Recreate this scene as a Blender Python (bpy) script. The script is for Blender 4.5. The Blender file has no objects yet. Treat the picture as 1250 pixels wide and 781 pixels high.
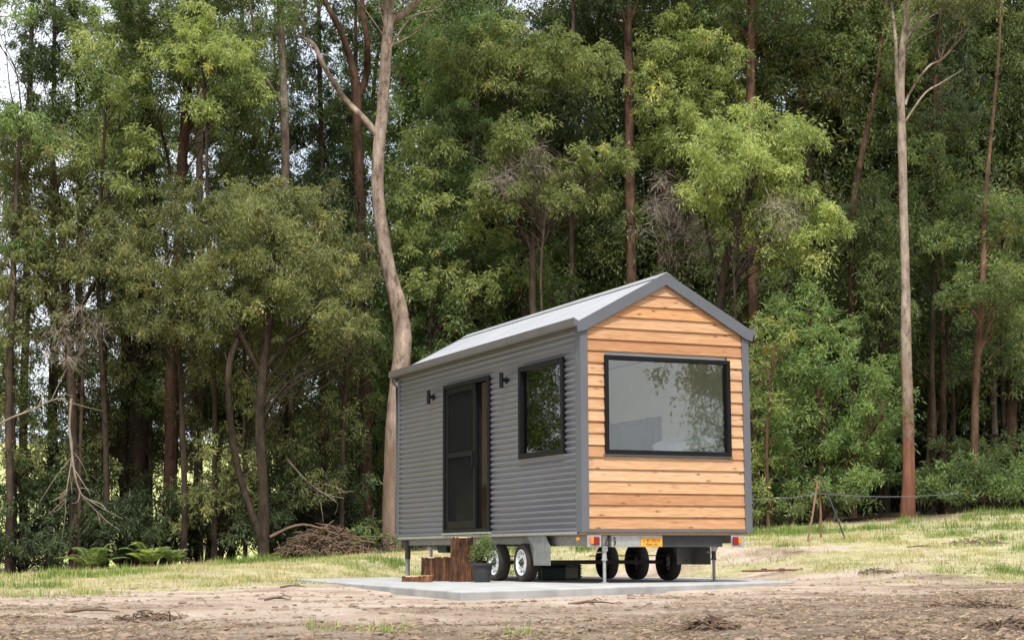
import bpy, bmesh, math, random
import numpy as np
from mathutils import Matrix, Vector
R = math.radians
SC = bpy.context.scene
COL = SC.collection
# ------------------------------------------------------------------ camera, world, sun, exposure
F_PX, PITCH, ROLL, HC = 2073.3, 0.1377, 0.0037, 0.3492       # photo pixels / radians / metres above the slab
cam_d = bpy.data.cameras.new('camera'); cam = bpy.data.objects.new('camera', cam_d); COL.objects.link(cam)
cam.matrix_world = Matrix.Translation((0, 0, HC)) @ Matrix.Rotation(math.pi/2+PITCH, 4, 'X') @ Matrix.Rotation(-ROLL, 4, 'Z')
cam_d.sensor_width = 36; cam_d.lens = F_PX/1250*36; cam_d.clip_start = .1; cam_d.clip_end = 3000
cam_d.dof.use_dof = True; cam_d.dof.focus_distance = 22.5; cam_d.dof.aperture_fstop = 7.0
SC.camera = cam
SUN_EL, SUN_AZ = R(60), R(-1)      # azimuth of the sun measured from the direction behind the camera, + = to the right
w = bpy.data.worlds.new('World'); SC.world = w; w.use_nodes = True
nt = w.node_tree; nt.nodes.clear()
sky = nt.nodes.new('ShaderNodeTexSky'); sky.sky_type = 'NISHITA'; sky.sun_disc = False
sky.sun_elevation = SUN_EL; sky.sun_rotation = math.pi - SUN_AZ; sky.air_density = 1.0; sky.dust_density = 4.0; sky.ozone_density = 1.0
bg = nt.nodes.new('ShaderNodeBackground'); bg.inputs['Strength'].default_value = 0.15
# thin bright cloud layer in the sky
tc = nt.nodes.new('ShaderNodeTexCoord'); nz = nt.nodes.new('ShaderNodeTexNoise'); nz.inputs['Scale'].default_value = 3.0; nz.inputs['Detail'].default_value = 6
rmp = nt.nodes.new('ShaderNodeValToRGB'); rmp.color_ramp.elements[0].position = .35; rmp.color_ramp.elements[1].position = .62
rmp.color_ramp.elements[0].color = (.45, .45, .45, 1); rmp.color_ramp.elements[1].color = (.92, .92, .92, 1)
mx = nt.nodes.new('ShaderNodeMixRGB'); mx.inputs['Color2'].default_value = (6.6, 6.9, 7.4, 1)
out = nt.nodes.new('ShaderNodeOutputWorld'); L = nt.links.new
L(tc.outputs['Generated'], nz.inputs['Vector']); L(nz.outputs['Fac'], rmp.inputs['Fac']); L(rmp.outputs['Color'], mx.inputs['Fac'])
L(sky.outputs['Color'], mx.inputs['Color1']); L(mx.outputs['Color'], bg.inputs['Color']); L(bg.outputs['Background'], out.inputs['Surface'])
sd = bpy.data.lights.new('sun', 'SUN'); sd.energy = 3.6; sd.angle = R(6.0); sd.color = (1, .97, .92)
sun = bpy.data.objects.new('sun', sd); COL.objects.link(sun)
sdir = Vector((math.sin(SUN_AZ)*math.cos(SUN_EL), -math.cos(SUN_AZ)*math.cos(SUN_EL), math.sin(SUN_EL)))
sun.rotation_euler = sdir.to_track_quat('Z', 'Y').to_euler()
SC.view_settings.view_transform = 'Standard'; SC.view_settings.look = 'None'; SC.view_settings.gamma = 1
SC.view_settings.exposure = 0.47
SC.render.engine = 'CYCLES'
SC.cycles.use_denoising = True; SC.cycles.max_bounces = 8; SC.cycles.diffuse_bounces = 6; SC.cycles.glossy_bounces = 3
SC.cycles.transmission_bounces = 4; SC.cycles.transparent_max_bounces = 8; SC.cycles.sample_clamp_indirect = 6
SC.cycles.caustics_reflective = False; SC.cycles.caustics_refractive = False

# ------------------------------------------------------------------ helpers
def ray(u, v):
    X = u-625; Y = 390.5-v; c, s = math.cos(-ROLL), math.sin(-ROLL); X, Y = c*X-s*Y, s*X+c*Y
    d = (X/F_PX, Y/F_PX)
    return Vector((d[0], math.cos(PITCH)-math.sin(PITCH)*d[1], math.sin(PITCH)+math.cos(PITCH)*d[1]))
def at(u, v, Y):                       # the world point at depth Y seen at photo pixel (u, v)
    d = ray(u, v); return Vector((0, 0, HC)) + d*(Y/d.y)
def tag(o, label=None, cat=None, group=None, kind=None):
    if label: o['label'] = label
    if cat: o['category'] = cat
    if group: o['group'] = group
    if kind: o['kind'] = kind
    return o
def empty(name, loc=(0, 0, 0), rz=0, label=None, cat=None, group=None):
    o = bpy.data.objects.new(name, None); COL.objects.link(o); o.location = loc; o.rotation_euler = (0, 0, rz)
    o.empty_display_size = .2
    return tag(o, label, cat, group)
def mesh_np(name, V, Fq, mats, parent=None, smooth=False, tint=None, midx=None, nside=4):
    V = np.ascontiguousarray(V, dtype=np.float32); Fq = np.ascontiguousarray(Fq, dtype=np.int32)
    me = bpy.data.meshes.new(name); n = len(Fq)
    me.vertices.add(len(V)); me.vertices.foreach_set('co', V.ravel())
    me.loops.add(n*nside); me.loops.foreach_set('vertex_index', Fq.ravel())
    me.polygons.add(n); me.polygons.foreach_set('loop_start', np.arange(0, n*nside, nside, dtype=np.int32))
    me.polygons.foreach_set('use_smooth', np.full(n, smooth))
    if midx is not None: me.polygons.foreach_set('material_index', np.asarray(midx, dtype=np.int32))
    me.update(calc_edges=True)
    if tint is not None:
        a = me.attributes.new('tint', 'FLOAT', 'FACE'); a.data.foreach_set('value', np.asarray(tint, dtype=np.float32))
    for m in (mats if isinstance(mats, (list, tuple)) else [mats]): me.materials.append(m)
    o = bpy.data.objects.new(name, me); COL.objects.link(o)
    if parent: o.parent = parent
    return o
class MB:                              # collects shapes, builds ONE mesh object
    def __init__(s): s.bm = bmesh.new()
    def box(s, x0, y0, z0, x1, y1, z1, bev=0, rot=None):
        r = bmesh.ops.create_cube(s.bm, size=1)
        vs = r['verts']
        M = Matrix.Translation(((x0+x1)/2, (y0+y1)/2, (z0+z1)/2))
        if rot: M = M @ rot
        M = M @ Matrix.Diagonal((x1-x0, y1-y0, z1-z0, 1))
        bmesh.ops.transform(s.bm, matrix=M, verts=vs)
        if bev:
            es = list({e for v in vs for e in v.link_edges})
            bmesh.ops.bevel(s.bm, geom=es, offset=bev, segments=2, affect='EDGES', profile=.5)
        return s
    def bar(s, a, b, wdt, hgt):       # square bar from a to b
        a, b = Vector(a), Vector(b); d = b-a; q = d.to_track_quat('Z', 'Y').to_matrix().to_4x4()
        r = bmesh.ops.create_cube(s.bm, size=1)
        bmesh.ops.transform(s.bm, matrix=Matrix.Translation((a+b)/2) @ q @ Matrix.Diagonal((wdt, hgt, d.length, 1)), verts=r['verts'])
        return s
    def cyl(s, a, b, r1, r2=None, n=20):
        a, b = Vector(a), Vector(b); d = b-a; q = d.to_track_quat('Z', 'Y').to_matrix().to_4x4()
        bmesh.ops.create_cone(s.bm, cap_ends=True, segments=n, radius1=r1, radius2=r1 if r2 is None else r2, depth=d.length,
                              matrix=Matrix.Translation((a+b)/2) @ q)
        return s
    def tube(s, pts, rad, n=8):
        pts = [Vector(p) for p in pts]; rings = []
        for i, p in enumerate(pts):
            d = (pts[min(i+1, len(pts)-1)]-pts[max(i-1, 0)]).normalized()
            q = d.to_track_quat('Z', 'Y'); r = rad[i] if isinstance(rad, (list, tuple)) else rad
            rings.append([s.bm.verts.new(p + q @ Vector((r*math.cos(2*math.pi*k/n), r*math.sin(2*math.pi*k/n), 0))) for k in range(n)])
        for a, b in zip(rings, rings[1:]):
            for k in range(n): s.bm.faces.new((a[k], a[(k+1) % n], b[(k+1) % n], b[k]))
        s.bm.faces.new(rings[0][::-1]); s.bm.faces.new(rings[-1])
        return s
    def lathe(s, prof, axis='Z', c=(0, 0, 0), n=40):
        c = Vector(c); rings = []
        for r, h in prof:
            ring = []
            for k in range(n):
                a = 2*math.pi*k/n
                p = Vector((r*math.cos(a), r*math.sin(a), h)) if axis == 'Z' else Vector((h, r*math.cos(a), r*math.sin(a)))
                ring.append(s.bm.verts.new(c+p))
            rings.append(ring)
        for a, b in zip(rings, rings[1:]):
            for k in range(n): s.bm.faces.new((a[k], a[(k+1) % n], b[(k+1) % n], b[k]))
        return s
    def prism(s, poly, a, b, axis='Y'):   # polygon in the two other axes, extruded from a to b
        def P(p, t):
            return {'Y': (p[0], t, p[1]), 'X': (t, p[0], p[1]), 'Z': (p[0], p[1], t)}[axis]
        A = [s.bm.verts.new(P(p, a)) for p in poly]; B = [s.bm.verts.new(P(p, b)) for p in poly]
        s.bm.faces.new(A); s.bm.faces.new(B[::-1]); n = len(poly)
        for i in range(n): s.bm.faces.new((A[i], B[i], B[(i+1) % n], A[(i+1) % n]))
        return s
    def build(s, name, mat, parent=None, smooth=False, bevel=0, **kw):
        bmesh.ops.recalc_face_normals(s.bm, faces=s.bm.faces)
        me = bpy.data.meshes.new(name); s.bm.to_mesh(me); s.bm.free()
        if smooth:
            for p in me.polygons: p.use_smooth = True
            try: me.set_sharp_from_angle(angle=R(35))
            except Exception: pass
        me.materials.append(mat)
        o = bpy.data.objects.new(name, me); COL.objects.link(o)
        if parent: o.parent = parent
        if bevel:
            m = o.modifiers.new('bevel', 'BEVEL'); m.width = bevel; m.segments = 2; m.limit_method = 'ANGLE'
        return tag(o, **kw) if kw else o

# ------------------------------------------------------------------ materials
def new_mat(name):
    m = bpy.data.materials.new(name); m.use_nodes = True; t = m.node_tree
    return m, t, t.nodes['Principled BSDF']
def N(t, typ, **kw):
    n = t.nodes.new(typ)
    for k, v in kw.items():
        if k in n.inputs: n.inputs[k].default_value = v
        else: setattr(n, k, v)
    return n
def ramp(t, stops):
    r = t.nodes.new('ShaderNodeValToRGB'); e = r.color_ramp.elements
    while len(e) < len(stops): e.new(.5)
    for i, (p, c) in enumerate(stops): e[i].position = p; e[i].color = (*c, 1)
    return r
def mat(name, col, rough=.5, metal=0, var=.15, scale=6, bump=0, bscale=40, spec=.5, stretch=(1, 1, 1)):
    m, t, p = new_mat(name); lk = t.links.new
    tcn = N(t, 'ShaderNodeTexCoord'); mp = N(t, 'ShaderNodeMapping'); mp.inputs['Scale'].default_value = stretch
    lk(tcn.outputs['Object'], mp.inputs['Vector'])
    n = N(t, 'ShaderNodeTexNoise', Scale=scale, Detail=5.0, Roughness=.6); lk(mp.outputs['Vector'], n.inputs['Vector'])
    r = ramp(t, [(.3, tuple(c*(1-var) for c in col)), (.7, tuple(min(1, c*(1+var)) for c in col))]); lk(n.outputs['Fac'], r.inputs['Fac'])
    lk(r.outputs['Color'], p.inputs['Base Color'])
    rr = N(t, 'ShaderNodeMapRange'); rr.inputs['To Min'].default_value = max(.02, rough-.08); rr.inputs['To Max'].default_value = min(1, rough+.1)
    lk(n.outputs['Fac'], rr.inputs['Value']); lk(rr.outputs['Result'], p.inputs['Roughness'])
    p.inputs['Metallic'].default_value = metal; p.inputs['Specular IOR Level'].default_value = spec
    if bump:
        n2 = N(t, 'ShaderNodeTexNoise', Scale=bscale, Detail=6.0, Roughness=.65); lk(mp.outputs['Vector'], n2.inputs['Vector'])
        b = N(t, 'ShaderNodeBump', Strength=1.0, Distance=bump); lk(n2.outputs['Fac'], b.inputs['Height']); lk(b.outputs['Normal'], p.inputs['Normal'])
    return m
M = {}
M['sheet'] = mat('grey_steel_sheet', (.128, .130, .150), .36, .05, .06, 1.2, spec=.6)
for n_ in M['sheet'].node_tree.nodes:
    if n_.type == 'BSDF_PRINCIPLED': n_.inputs['Coat Weight'].default_value = .25; n_.inputs['Coat Roughness'].default_value = .3
M['roof'] = mat('roof_sheet', (.30, .305, .32), .42, 0, .08, 2.0, 0, 60)
M['trim'] = mat('grey_trim', (.105, .112, .125), .45, 0, .08, 3)
M['gutter'] = mat('gutter_paint', (.115, .108, .105), .38, 0, .12, 3)
M['black'] = mat('black_frame', (.007, .007, .008), .45, 0, .2, 8, spec=.2)
M['galv'] = mat('galvanised_steel', (.42, .42, .40), .45, .55, .18, 14)
M['galv_dull'] = mat('dull_galvanised', (.26, .26, .25), .55, .35, .2, 12)
M['chassis'] = mat('dark_chassis', (.035, .036, .04), .6, 0, .3, 8)
M['rubber'] = mat('tyre_rubber', (.030, .024, .020), .85, 0, .4, 20, .002, 90)
M['rim'] = mat('white_rim', (.75, .75, .74), .35, 0, .08, 10)
M['inner'] = mat('white_lining', (.86, .86, .83), .7, 0, .04, 1.5)
M['ply'] = mat('ply_lining', (.60, .46, .31), .6, 0, .12, 3, stretch=(1, 1, 8))
M['floorw'] = mat('timber_floor', (.36, .25, .16), .5, 0, .2, 5, stretch=(6, 1, 1))
M['linen'] = mat('white_linen', (.86, .87, .90), .9, 0, .04, 4, .004, 14)
M['screen'] = mat('screen_mesh', (.014, .014, .015), .8, 0, .1, 200, spec=.15)
M['red'] = mat('red_lens', (.22, .010, .012), .2, 0, .2, 40)
M['amber'] = mat('amber_lens', (.75, .22, .03), .2, 0, .2, 40)
M['plate'] = mat('orange_plate', (.72, .34, .035), .5, 0, .08, 30)
M['ink'] = mat('brown_ink', (.16, .05, .01), .6)
M['concrete'] = mat('concrete', (.35, .35, .34), .85, 0, .24, 2.2, .002, 90)
M['pot'] = mat('black_pot', (.028, .028, .030), .6, 0, .25, 12, .001, 60)
M['soil_pot'] = mat('pot_soil', (.05, .035, .025), .95, 0, .4, 30, .01, 40)
M['tub'] = mat('dark_green_tub', (.012, .035, .028), .45, 0, .2, 12)
M['rust'] = mat('rusty_steel', (.15, .06, .035), .85, 0, .45, 18, .002, 80)
M['oldwood'] = mat('weathered_stake', (.20, .11, .07), .85, 0, .3, 10, .003, 60, stretch=(1, 1, .15))
M['deadwood'] = mat('dead_wood', (.24, .195, .15), .9, 0, .3, 8, .003, 50)
M['brush'] = mat('dry_brushwood', (.13, .085, .055), .9, 0, .4, 8)
M['wire'] = mat('fence_wire', (.20, .21, .23), .5, .5, .1, 20)
M['blkbox'] = mat('black_plastic', (.02, .02, .022), .5, 0, .2, 10)
M['rope'] = mat('dark_metal', (.05, .05, .05), .5, .3, .1, 20)

def glass_mat(name, tintc, refl):
    m, t, p = new_mat(name); t.nodes.remove(p); lk = t.links.new
    tr = N(t, 'ShaderNodeBsdfTransparent'); tr.inputs['Color'].default_value = (*tintc, 1)
    gl = N(t, 'ShaderNodeBsdfGlossy'); gl.inputs['Roughness'].default_value = .01
    fr = N(t, 'ShaderNodeFresnel', IOR=1.5); ad = N(t, 'ShaderNodeMath', operation='MULTIPLY_ADD'); ad.inputs[1].default_value = 1.6; ad.inputs[2].default_value = refl
    mxs = N(t, 'ShaderNodeMixShader'); lk(fr.outputs['Fac'], ad.inputs[0]); lk(ad.outputs[0], mxs.inputs['Fac'])
    lk(tr.outputs[0], mxs.inputs[1]); lk(gl.outputs[0], mxs.inputs[2]); lk(mxs.outputs[0], t.nodes['Material Output'].inputs['Surface'])
    return m
def mesh_mat():
    m, t, p = new_mat('insect_screen'); lk = t.links.new; p.inputs['Base Color'].default_value = (.012, .012, .013, 1); p.inputs['Roughness'].default_value = .8; p.inputs['Specular IOR Level'].default_value = .1
    tr = N(t, 'ShaderNodeBsdfTransparent'); ms = N(t, 'ShaderNodeMixShader'); ms.inputs['Fac'].default_value = .55; lk(tr.outputs[0], ms.inputs[1]); lk(p.outputs[0], ms.inputs[2]); lk(ms.outputs[0], t.nodes['Material Output'].inputs['Surface']); return m
M['screen'] = mesh_mat()
M['glass'] = glass_mat('window_glass', (.96, .98, .96), .035)

def cedar():
    m, t, p = new_mat('cedar_boards'); lk = t.links.new
    g = N(t, 'ShaderNodeTexCoord'); a = N(t, 'ShaderNodeAttribute', attribute_name='tint')
    mp = N(t, 'ShaderNodeMapping'); mp.inputs['Scale'].default_value = (1.1, 1, 22)
    cmb = N(t, 'ShaderNodeCombineXYZ'); mul = N(t, 'ShaderNodeMath', operation='MULTIPLY'); mul.inputs[1].default_value = 37.0
    lk(a.outputs['Fac'], mul.inputs[0]); lk(mul.outputs[0], cmb.inputs['X']); lk(mul.outputs[0], cmb.inputs['Y'])
    va = N(t, 'ShaderNodeVectorMath', operation='ADD'); lk(g.outputs['Object'], va.inputs[0]); lk(cmb.outputs[0], va.inputs[1]); lk(va.outputs[0], mp.inputs['Vector'])
    n1 = N(t, 'ShaderNodeTexNoise', Scale=2.2, Detail=8.0, Roughness=.65, Distortion=1.2); lk(mp.outputs[0], n1.inputs['Vector'])
    r1 = ramp(t, [(.2, (.25, .12, .052)), (.38, (.43, .24, .122)), (.54, (.54, .335, .188)), (.78, (.66, .48, .305))]); lk(n1.outputs['Fac'], r1.inputs['Fac'])
    tr = ramp(t, [(0, (.72, .58, .48)), (.3, (.92, .84, .75)), (.65, (1, 1, 1)), (.85, (1.08, 1.1, 1.12)), (1, (.98, .84, .66))]); lk(a.outputs['Fac'], tr.inputs['Fac'])
    m1 = N(t, 'ShaderNodeMixRGB', blend_type='MULTIPLY'); m1.inputs['Fac'].default_value = 1; lk(r1.outputs[0], m1.inputs['Color1']); lk(tr.outputs[0], m1.inputs['Color2'])
    mp2 = N(t, 'ShaderNodeMapping'); mp2.inputs['Scale'].default_value = (1.6, 1, 4.5); lk(va.outputs[0], mp2.inputs['Vector'])
    vo = N(t, 'ShaderNodeTexVoronoi', Scale=2.3); lk(mp2.outputs[0], vo.inputs['Vector'])
    kr = ramp(t, [(.05, (1, 1, 1)), (.12, (.3, .3, .3)), (.24, (0, 0, 0))]); lk(vo.outputs['Distance'], kr.inputs['Fac'])
    m2 = N(t, 'ShaderNodeMixRGB'); m2.inputs['Color2'].default_value = (.17, .06, .02, 1); lk(kr.outputs[0], m2.inputs['Fac']); lk(m1.outputs[0], m2.inputs['Color1'])
    lk(m2.outputs[0], p.inputs['Base Color']); p.inputs['Roughness'].default_value = .6; p.inputs['Specular IOR Level'].default_value = .3
    b = N(t, 'ShaderNodeBump', Strength=.5, Distance=.002); lk(n1.outputs['Fac'], b.inputs['Height']); lk(b.outputs[0], p.inputs['Normal'])
    return m
M['cedar'] = cedar()

def bark(name, lo, hi, low_red=None, redz=3.5, sc=9.0, top=(1.35, 1.3, 1.25)):
    m, t, p = new_mat(name); lk = t.links.new
    g = N(t, 'ShaderNodeTexCoord'); mp = N(t, 'ShaderNodeMapping'); mp.inputs['Scale'].default_value = (1, 1, .16); lk(g.outputs['Object'], mp.inputs['Vector'])
    n = N(t, 'ShaderNodeTexNoise', Scale=sc, Detail=8.0, Roughness=.7, Distortion=.6); lk(mp.outputs[0], n.inputs['Vector'])
    r = ramp(t, [(.3, lo), (.68, hi)]); lk(n.outputs['Fac'], r.inputs['Fac']); col = r.outputs[0]
    n3 = N(t, 'ShaderNodeTexNoise', Scale=1.3, Detail=3.0); lk(g.outputs['Object'], n3.inputs['Vector'])
    mpb = N(t, 'ShaderNodeMapping'); mpb.inputs['Scale'].default_value = (1, 1, .45); lk(g.outputs['Object'], mpb.inputs['Vector'])
    nb_ = N(t, 'ShaderNodeTexNoise', Scale=6.0, Detail=6.0, Roughness=.7); lk(mpb.outputs[0], nb_.inputs['Vector'])
    rb_ = ramp(t, [(.38, (.40, .37, .35)), (.46, (.80, .77, .75)), (.56, (1, 1, 1)), (.66, top)]); lk(nb_.outputs['Fac'], rb_.inputs['Fac'])
    mb_ = N(t, 'ShaderNodeMixRGB', blend_type='MULTIPLY'); mb_.inputs['Fac'].default_value = 1; lk(col, mb_.inputs[1]); lk(rb_.outputs[0], mb_.inputs[2]); col = mb_.outputs[0]
    if low_red:
        sx = N(t, 'ShaderNodeSeparateXYZ'); lk(g.outputs['Object'], sx.inputs[0])
        ma = N(t, 'ShaderNodeMath', operation='MULTIPLY_ADD'); lk(n3.outputs['Fac'], ma.inputs[0]); ma.inputs[1].default_value = 5; lk(sx.outputs['Z'], ma.inputs[2])
        mr = N(t, 'ShaderNodeMapRange'); mr.inputs['From Min'].default_value = redz+1.5; mr.inputs['From Max'].default_value = redz+3.5; mr.inputs['To Min'].default_value = 1; mr.inputs['To Max'].default_value = 0
        lk(ma.outputs[0], mr.inputs['Value'])
        r2 = ramp(t, [(.3, tuple(c*.45 for c in low_red)), (.7, low_red)]); lk(n.outputs['Fac'], r2.inputs['Fac'])
        mm = N(t, 'ShaderNodeMixRGB'); lk(mr.outputs[0], mm.inputs['Fac']); lk(col, mm.inputs['Color1']); lk(r2.outputs[0], mm.inputs['Color2']); col = mm.outputs[0]
    else:
        oi = N(t, 'ShaderNodeObjectInfo'); mr = N(t, 'ShaderNodeMapRange'); mr.inputs['To Min'].default_value = .65; mr.inputs['To Max'].default_value = 1.25; lk(oi.outputs['Random'], mr.inputs['Value'])
        mm = N(t, 'ShaderNodeVectorMath', operation='SCALE'); lk(col, mm.inputs[0]); lk(mr.outputs[0], mm.inputs['Scale']); col = mm.outputs[0]
    lk(col, p.inputs['Base Color']); p.inputs['Roughness'].default_value = .9; p.inputs['Specular IOR Level'].default_value = .2
    b = N(t, 'ShaderNodeBump', Strength=.8, Distance=.03); lk(n.outputs['Fac'], b.inputs['Height']); lk(b.outputs[0], p.inputs['Normal'])
    return m
M['bark_main'] = bark('smooth_pink_grey_bark', (.19, .14, .108), (.38, .30, .245), (.27, .185, .135), 3.0)
M['bark_red'] = bark('pale_over_red_bark', (.24, .19, .15), (.34, .275, .225), (.235, .105, .062), 2.6)
M['bark_pale'] = bark('pale_grey_bark', (.13, .10, .08), (.32, .26, .205))
M['bark_brown'] = bark('rough_brown_bark', (.045, .028, .020), (.155, .088, .055))
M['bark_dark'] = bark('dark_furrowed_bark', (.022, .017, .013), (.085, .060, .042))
M['stump_bark'] = bark('cut_log_bark', (.018, .010, .008), (.235, .115, .062), sc=30.0, top=(2.1, 1.8, 1.4))

def leaf(name, dark, light, transl=.32, objvar=.25):
    m, t, p = new_mat(name); lk = t.links.new
    a = N(t, 'ShaderNodeAttribute', attribute_name='tint')
    r = ramp(t, [(0, dark), (.55, tuple((a_+b_)/2 for a_, b_ in zip(dark, light))), (.93, light), (1, (light[0]*1.5, light[1]*1.05, light[2]))]); lk(a.outputs['Fac'], r.inputs['Fac'])
    oi = N(t, 'ShaderNodeObjectInfo'); mr = N(t, 'ShaderNodeMapRange'); mr.inputs['To Min'].default_value = 1-objvar; mr.inputs['To Max'].default_value = 1+objvar; lk(oi.outputs['Random'], mr.inputs['Value'])
    mm = N(t, 'ShaderNodeVectorMath', operation='SCALE'); lk(r.outputs[0], mm.inputs[0]); lk(mr.outputs[0], mm.inputs['Scale'])
    lk(mm.outputs[0], p.inputs['Base Color']); p.inputs['Roughness'].default_value = .5; p.inputs['Specular IOR Level'].default_value = .35
    tl = N(t, 'ShaderNodeBsdfTranslucent'); bri = N(t, 'ShaderNodeVectorMath', operation='MULTIPLY'); bri.inputs[1].default_value = (1.5, 1.5, .8); lk(mm.outputs[0], bri.inputs[0]); lk(bri.outputs[0], tl.inputs['Color'])
    ms = N(t, 'ShaderNodeMixShader'); ms.inputs['Fac'].default_value = transl
    lk(p.outputs[0], ms.inputs[1]); lk(tl.outputs[0], ms.inputs[2]); lk(ms.outputs[0], t.nodes['Material Output'].inputs['Surface'])
    return m
LF = {
 'light': leaf('light_green_leaves', (.16, .205, .065), (.48, .53, .205), .42),
 'mid': leaf('mid_green_leaves', (.066, .100, .038), (.275, .335, .120), .4),
 'olive': leaf('olive_leaves', (.090, .110, .042), (.365, .380, .155), .4),
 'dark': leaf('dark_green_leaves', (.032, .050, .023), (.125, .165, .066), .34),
 'fresh': leaf('fresh_green_leaves', (.072, .122, .044), (.29, .375, .130), .4),
 'dead': leaf('dead_twig_sprays', (.13, .10, .08), (.36, .31, .26), .1),
}

# ------------------------------------------------------------------ value noise for terrain and scatter
_rn = np.random.default_rng(5); _tab = _rn.random((256, 256))
def vnoise(x, y):
    xi = np.floor(x).astype(int); yi = np.floor(y).astype(int); fx = x-xi; fy = y-yi
    fx = fx*fx*(3-2*fx); fy = fy*fy*(3-2*fy)
    a = _tab[xi & 255, yi & 255]; b = _tab[(xi+1) & 255, yi & 255]; c = _tab[xi & 255, (yi+1) & 255]; d = _tab[(xi+1) & 255, (yi+1) & 255]
    return (a*(1-fx)+b*fx)*(1-fy)+(c*(1-fx)+d*fx)*fy
def fbm(x, y, o=4):
    s = 0; a = .5
    for i in range(o): s = s+a*vnoise(x*2**i+17*i, y*2**i+31*i); a *= .5
    return s
def sstep(a, b, x):
    t = np.clip((x-a)/(b-a), 0, 1); return t*t*(3-2*t)
SLAB = [(-.51, 16.81), (3.7, 22.6), (2.9, 27.3), (-1.0, 31.0), (-3.4, 26.8)]
def slab_dist(x, y):                   # > 0 outside the slab
    d = np.full(np.shape(x), -1e9)
    for (ax, ay), (bx, by) in zip(SLAB, SLAB[1:]+SLAB[:1]):
        ex, ey = bx-ax, by-ay; l = math.hypot(ex, ey); d = np.maximum(d, ((x-ax)*ey-(y-ay)*ex)/l)
    return d
def terr(x, y, fine=True):
    x = np.asarray(x, float); y = np.asarray(y, float)
    s = np.clip((y-20)/16, 0, None); s = np.where(s > 1, 1+(1-np.exp(-(s-1)*1.5))*.35, s)
    xs = np.clip(x, -16, 22)
    base = s*np.maximum(.66+.062*xs, .05)*sstep(18, 30, y)
    base = base + sstep(8, 20, x)*.12*np.clip((y-12)/20, 0, 1)
    hill = sstep(62, 140, y)*9.5 + sstep(140, 400, y)*4
    z = -.065+base+hill
    z = z + (fbm(x*.35, y*.35, 3)-.45)*.10*sstep(2, 5, np.abs(slab_dist(x, y))+1.2)
    if fine:
        k = np.clip((45-y)/20, .15, 1)
        rough = .030+.055*sstep(.42, .60, vnoise(x*.5+9, y*.8+3))*sstep(17.5, 13.5, y-.25*x)
        z = z + (fbm(x*2.2, y*2.6, 4)-.47)*rough*k*sstep(0, .8, slab_dist(x, y)+.05)
    d = slab_dist(x, y)
    flat = np.where(y < 20, -.085, -.03)
    z = z+(np.minimum(z, flat)-z)*(1-sstep(.15, 2.2, d))
    return z
def tz(x, y): return float(terr(np.array([x]), np.array([y]), True)[0])

# ------------------------------------------------------------------ ground (one sheet)
def axis(lo, hi, d0, d1, step):
    a = list(np.arange(d0, d1, step)); s = step; v = d1
    while v < hi: a.append(v); s *= 1.25; v += s
    a.append(hi); s = step; v = d0-step; b = []
    while v > lo: b.append(v); s *= 1.25; v -= s
    b.append(lo); return np.array(sorted(b)+a)
gx = axis(-900, 900, -13, 13, .07); gy = axis(-400, 1500, 6.5, 38, .075)
GX, GY = np.meshgrid(gx, gy, indexing='ij'); GZ = terr(GX, GY)
V = np.stack([GX, GY, GZ], -1).reshape(-1, 3); nx, ny = len(gx), len(gy)
ii = np.arange(nx-1)[:, None]*ny+np.arange(ny-1)[None, :]
Fq = np.stack([ii, ii+ny, ii+ny+1, ii+1], -1).reshape(-1, 4)
def ground_weights(x, y):
    n = fbm(x*.6+3, y*.8+7, 4)-.47
    # near edge of the grass band: nearer on the far left, further back towards the middle and right
    edge = np.interp(x, [-14, -6.2, -4.2, -3.0, 0, 4, 5.5, 8, 12], [15.5, 19.5, 23.0, 26.0, 28.5, 28.5, 26.5, 22.5, 21.0])
    g = sstep(-2.2, 2.2, (y-edge)+n*20)
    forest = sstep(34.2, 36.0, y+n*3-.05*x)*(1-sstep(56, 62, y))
    meadow = sstep(56, 62, y)
    return g*(1-forest)*(1-meadow), forest, meadow
gw, fw_, mw = ground_weights(V[:, 0], V[:, 1])
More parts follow.
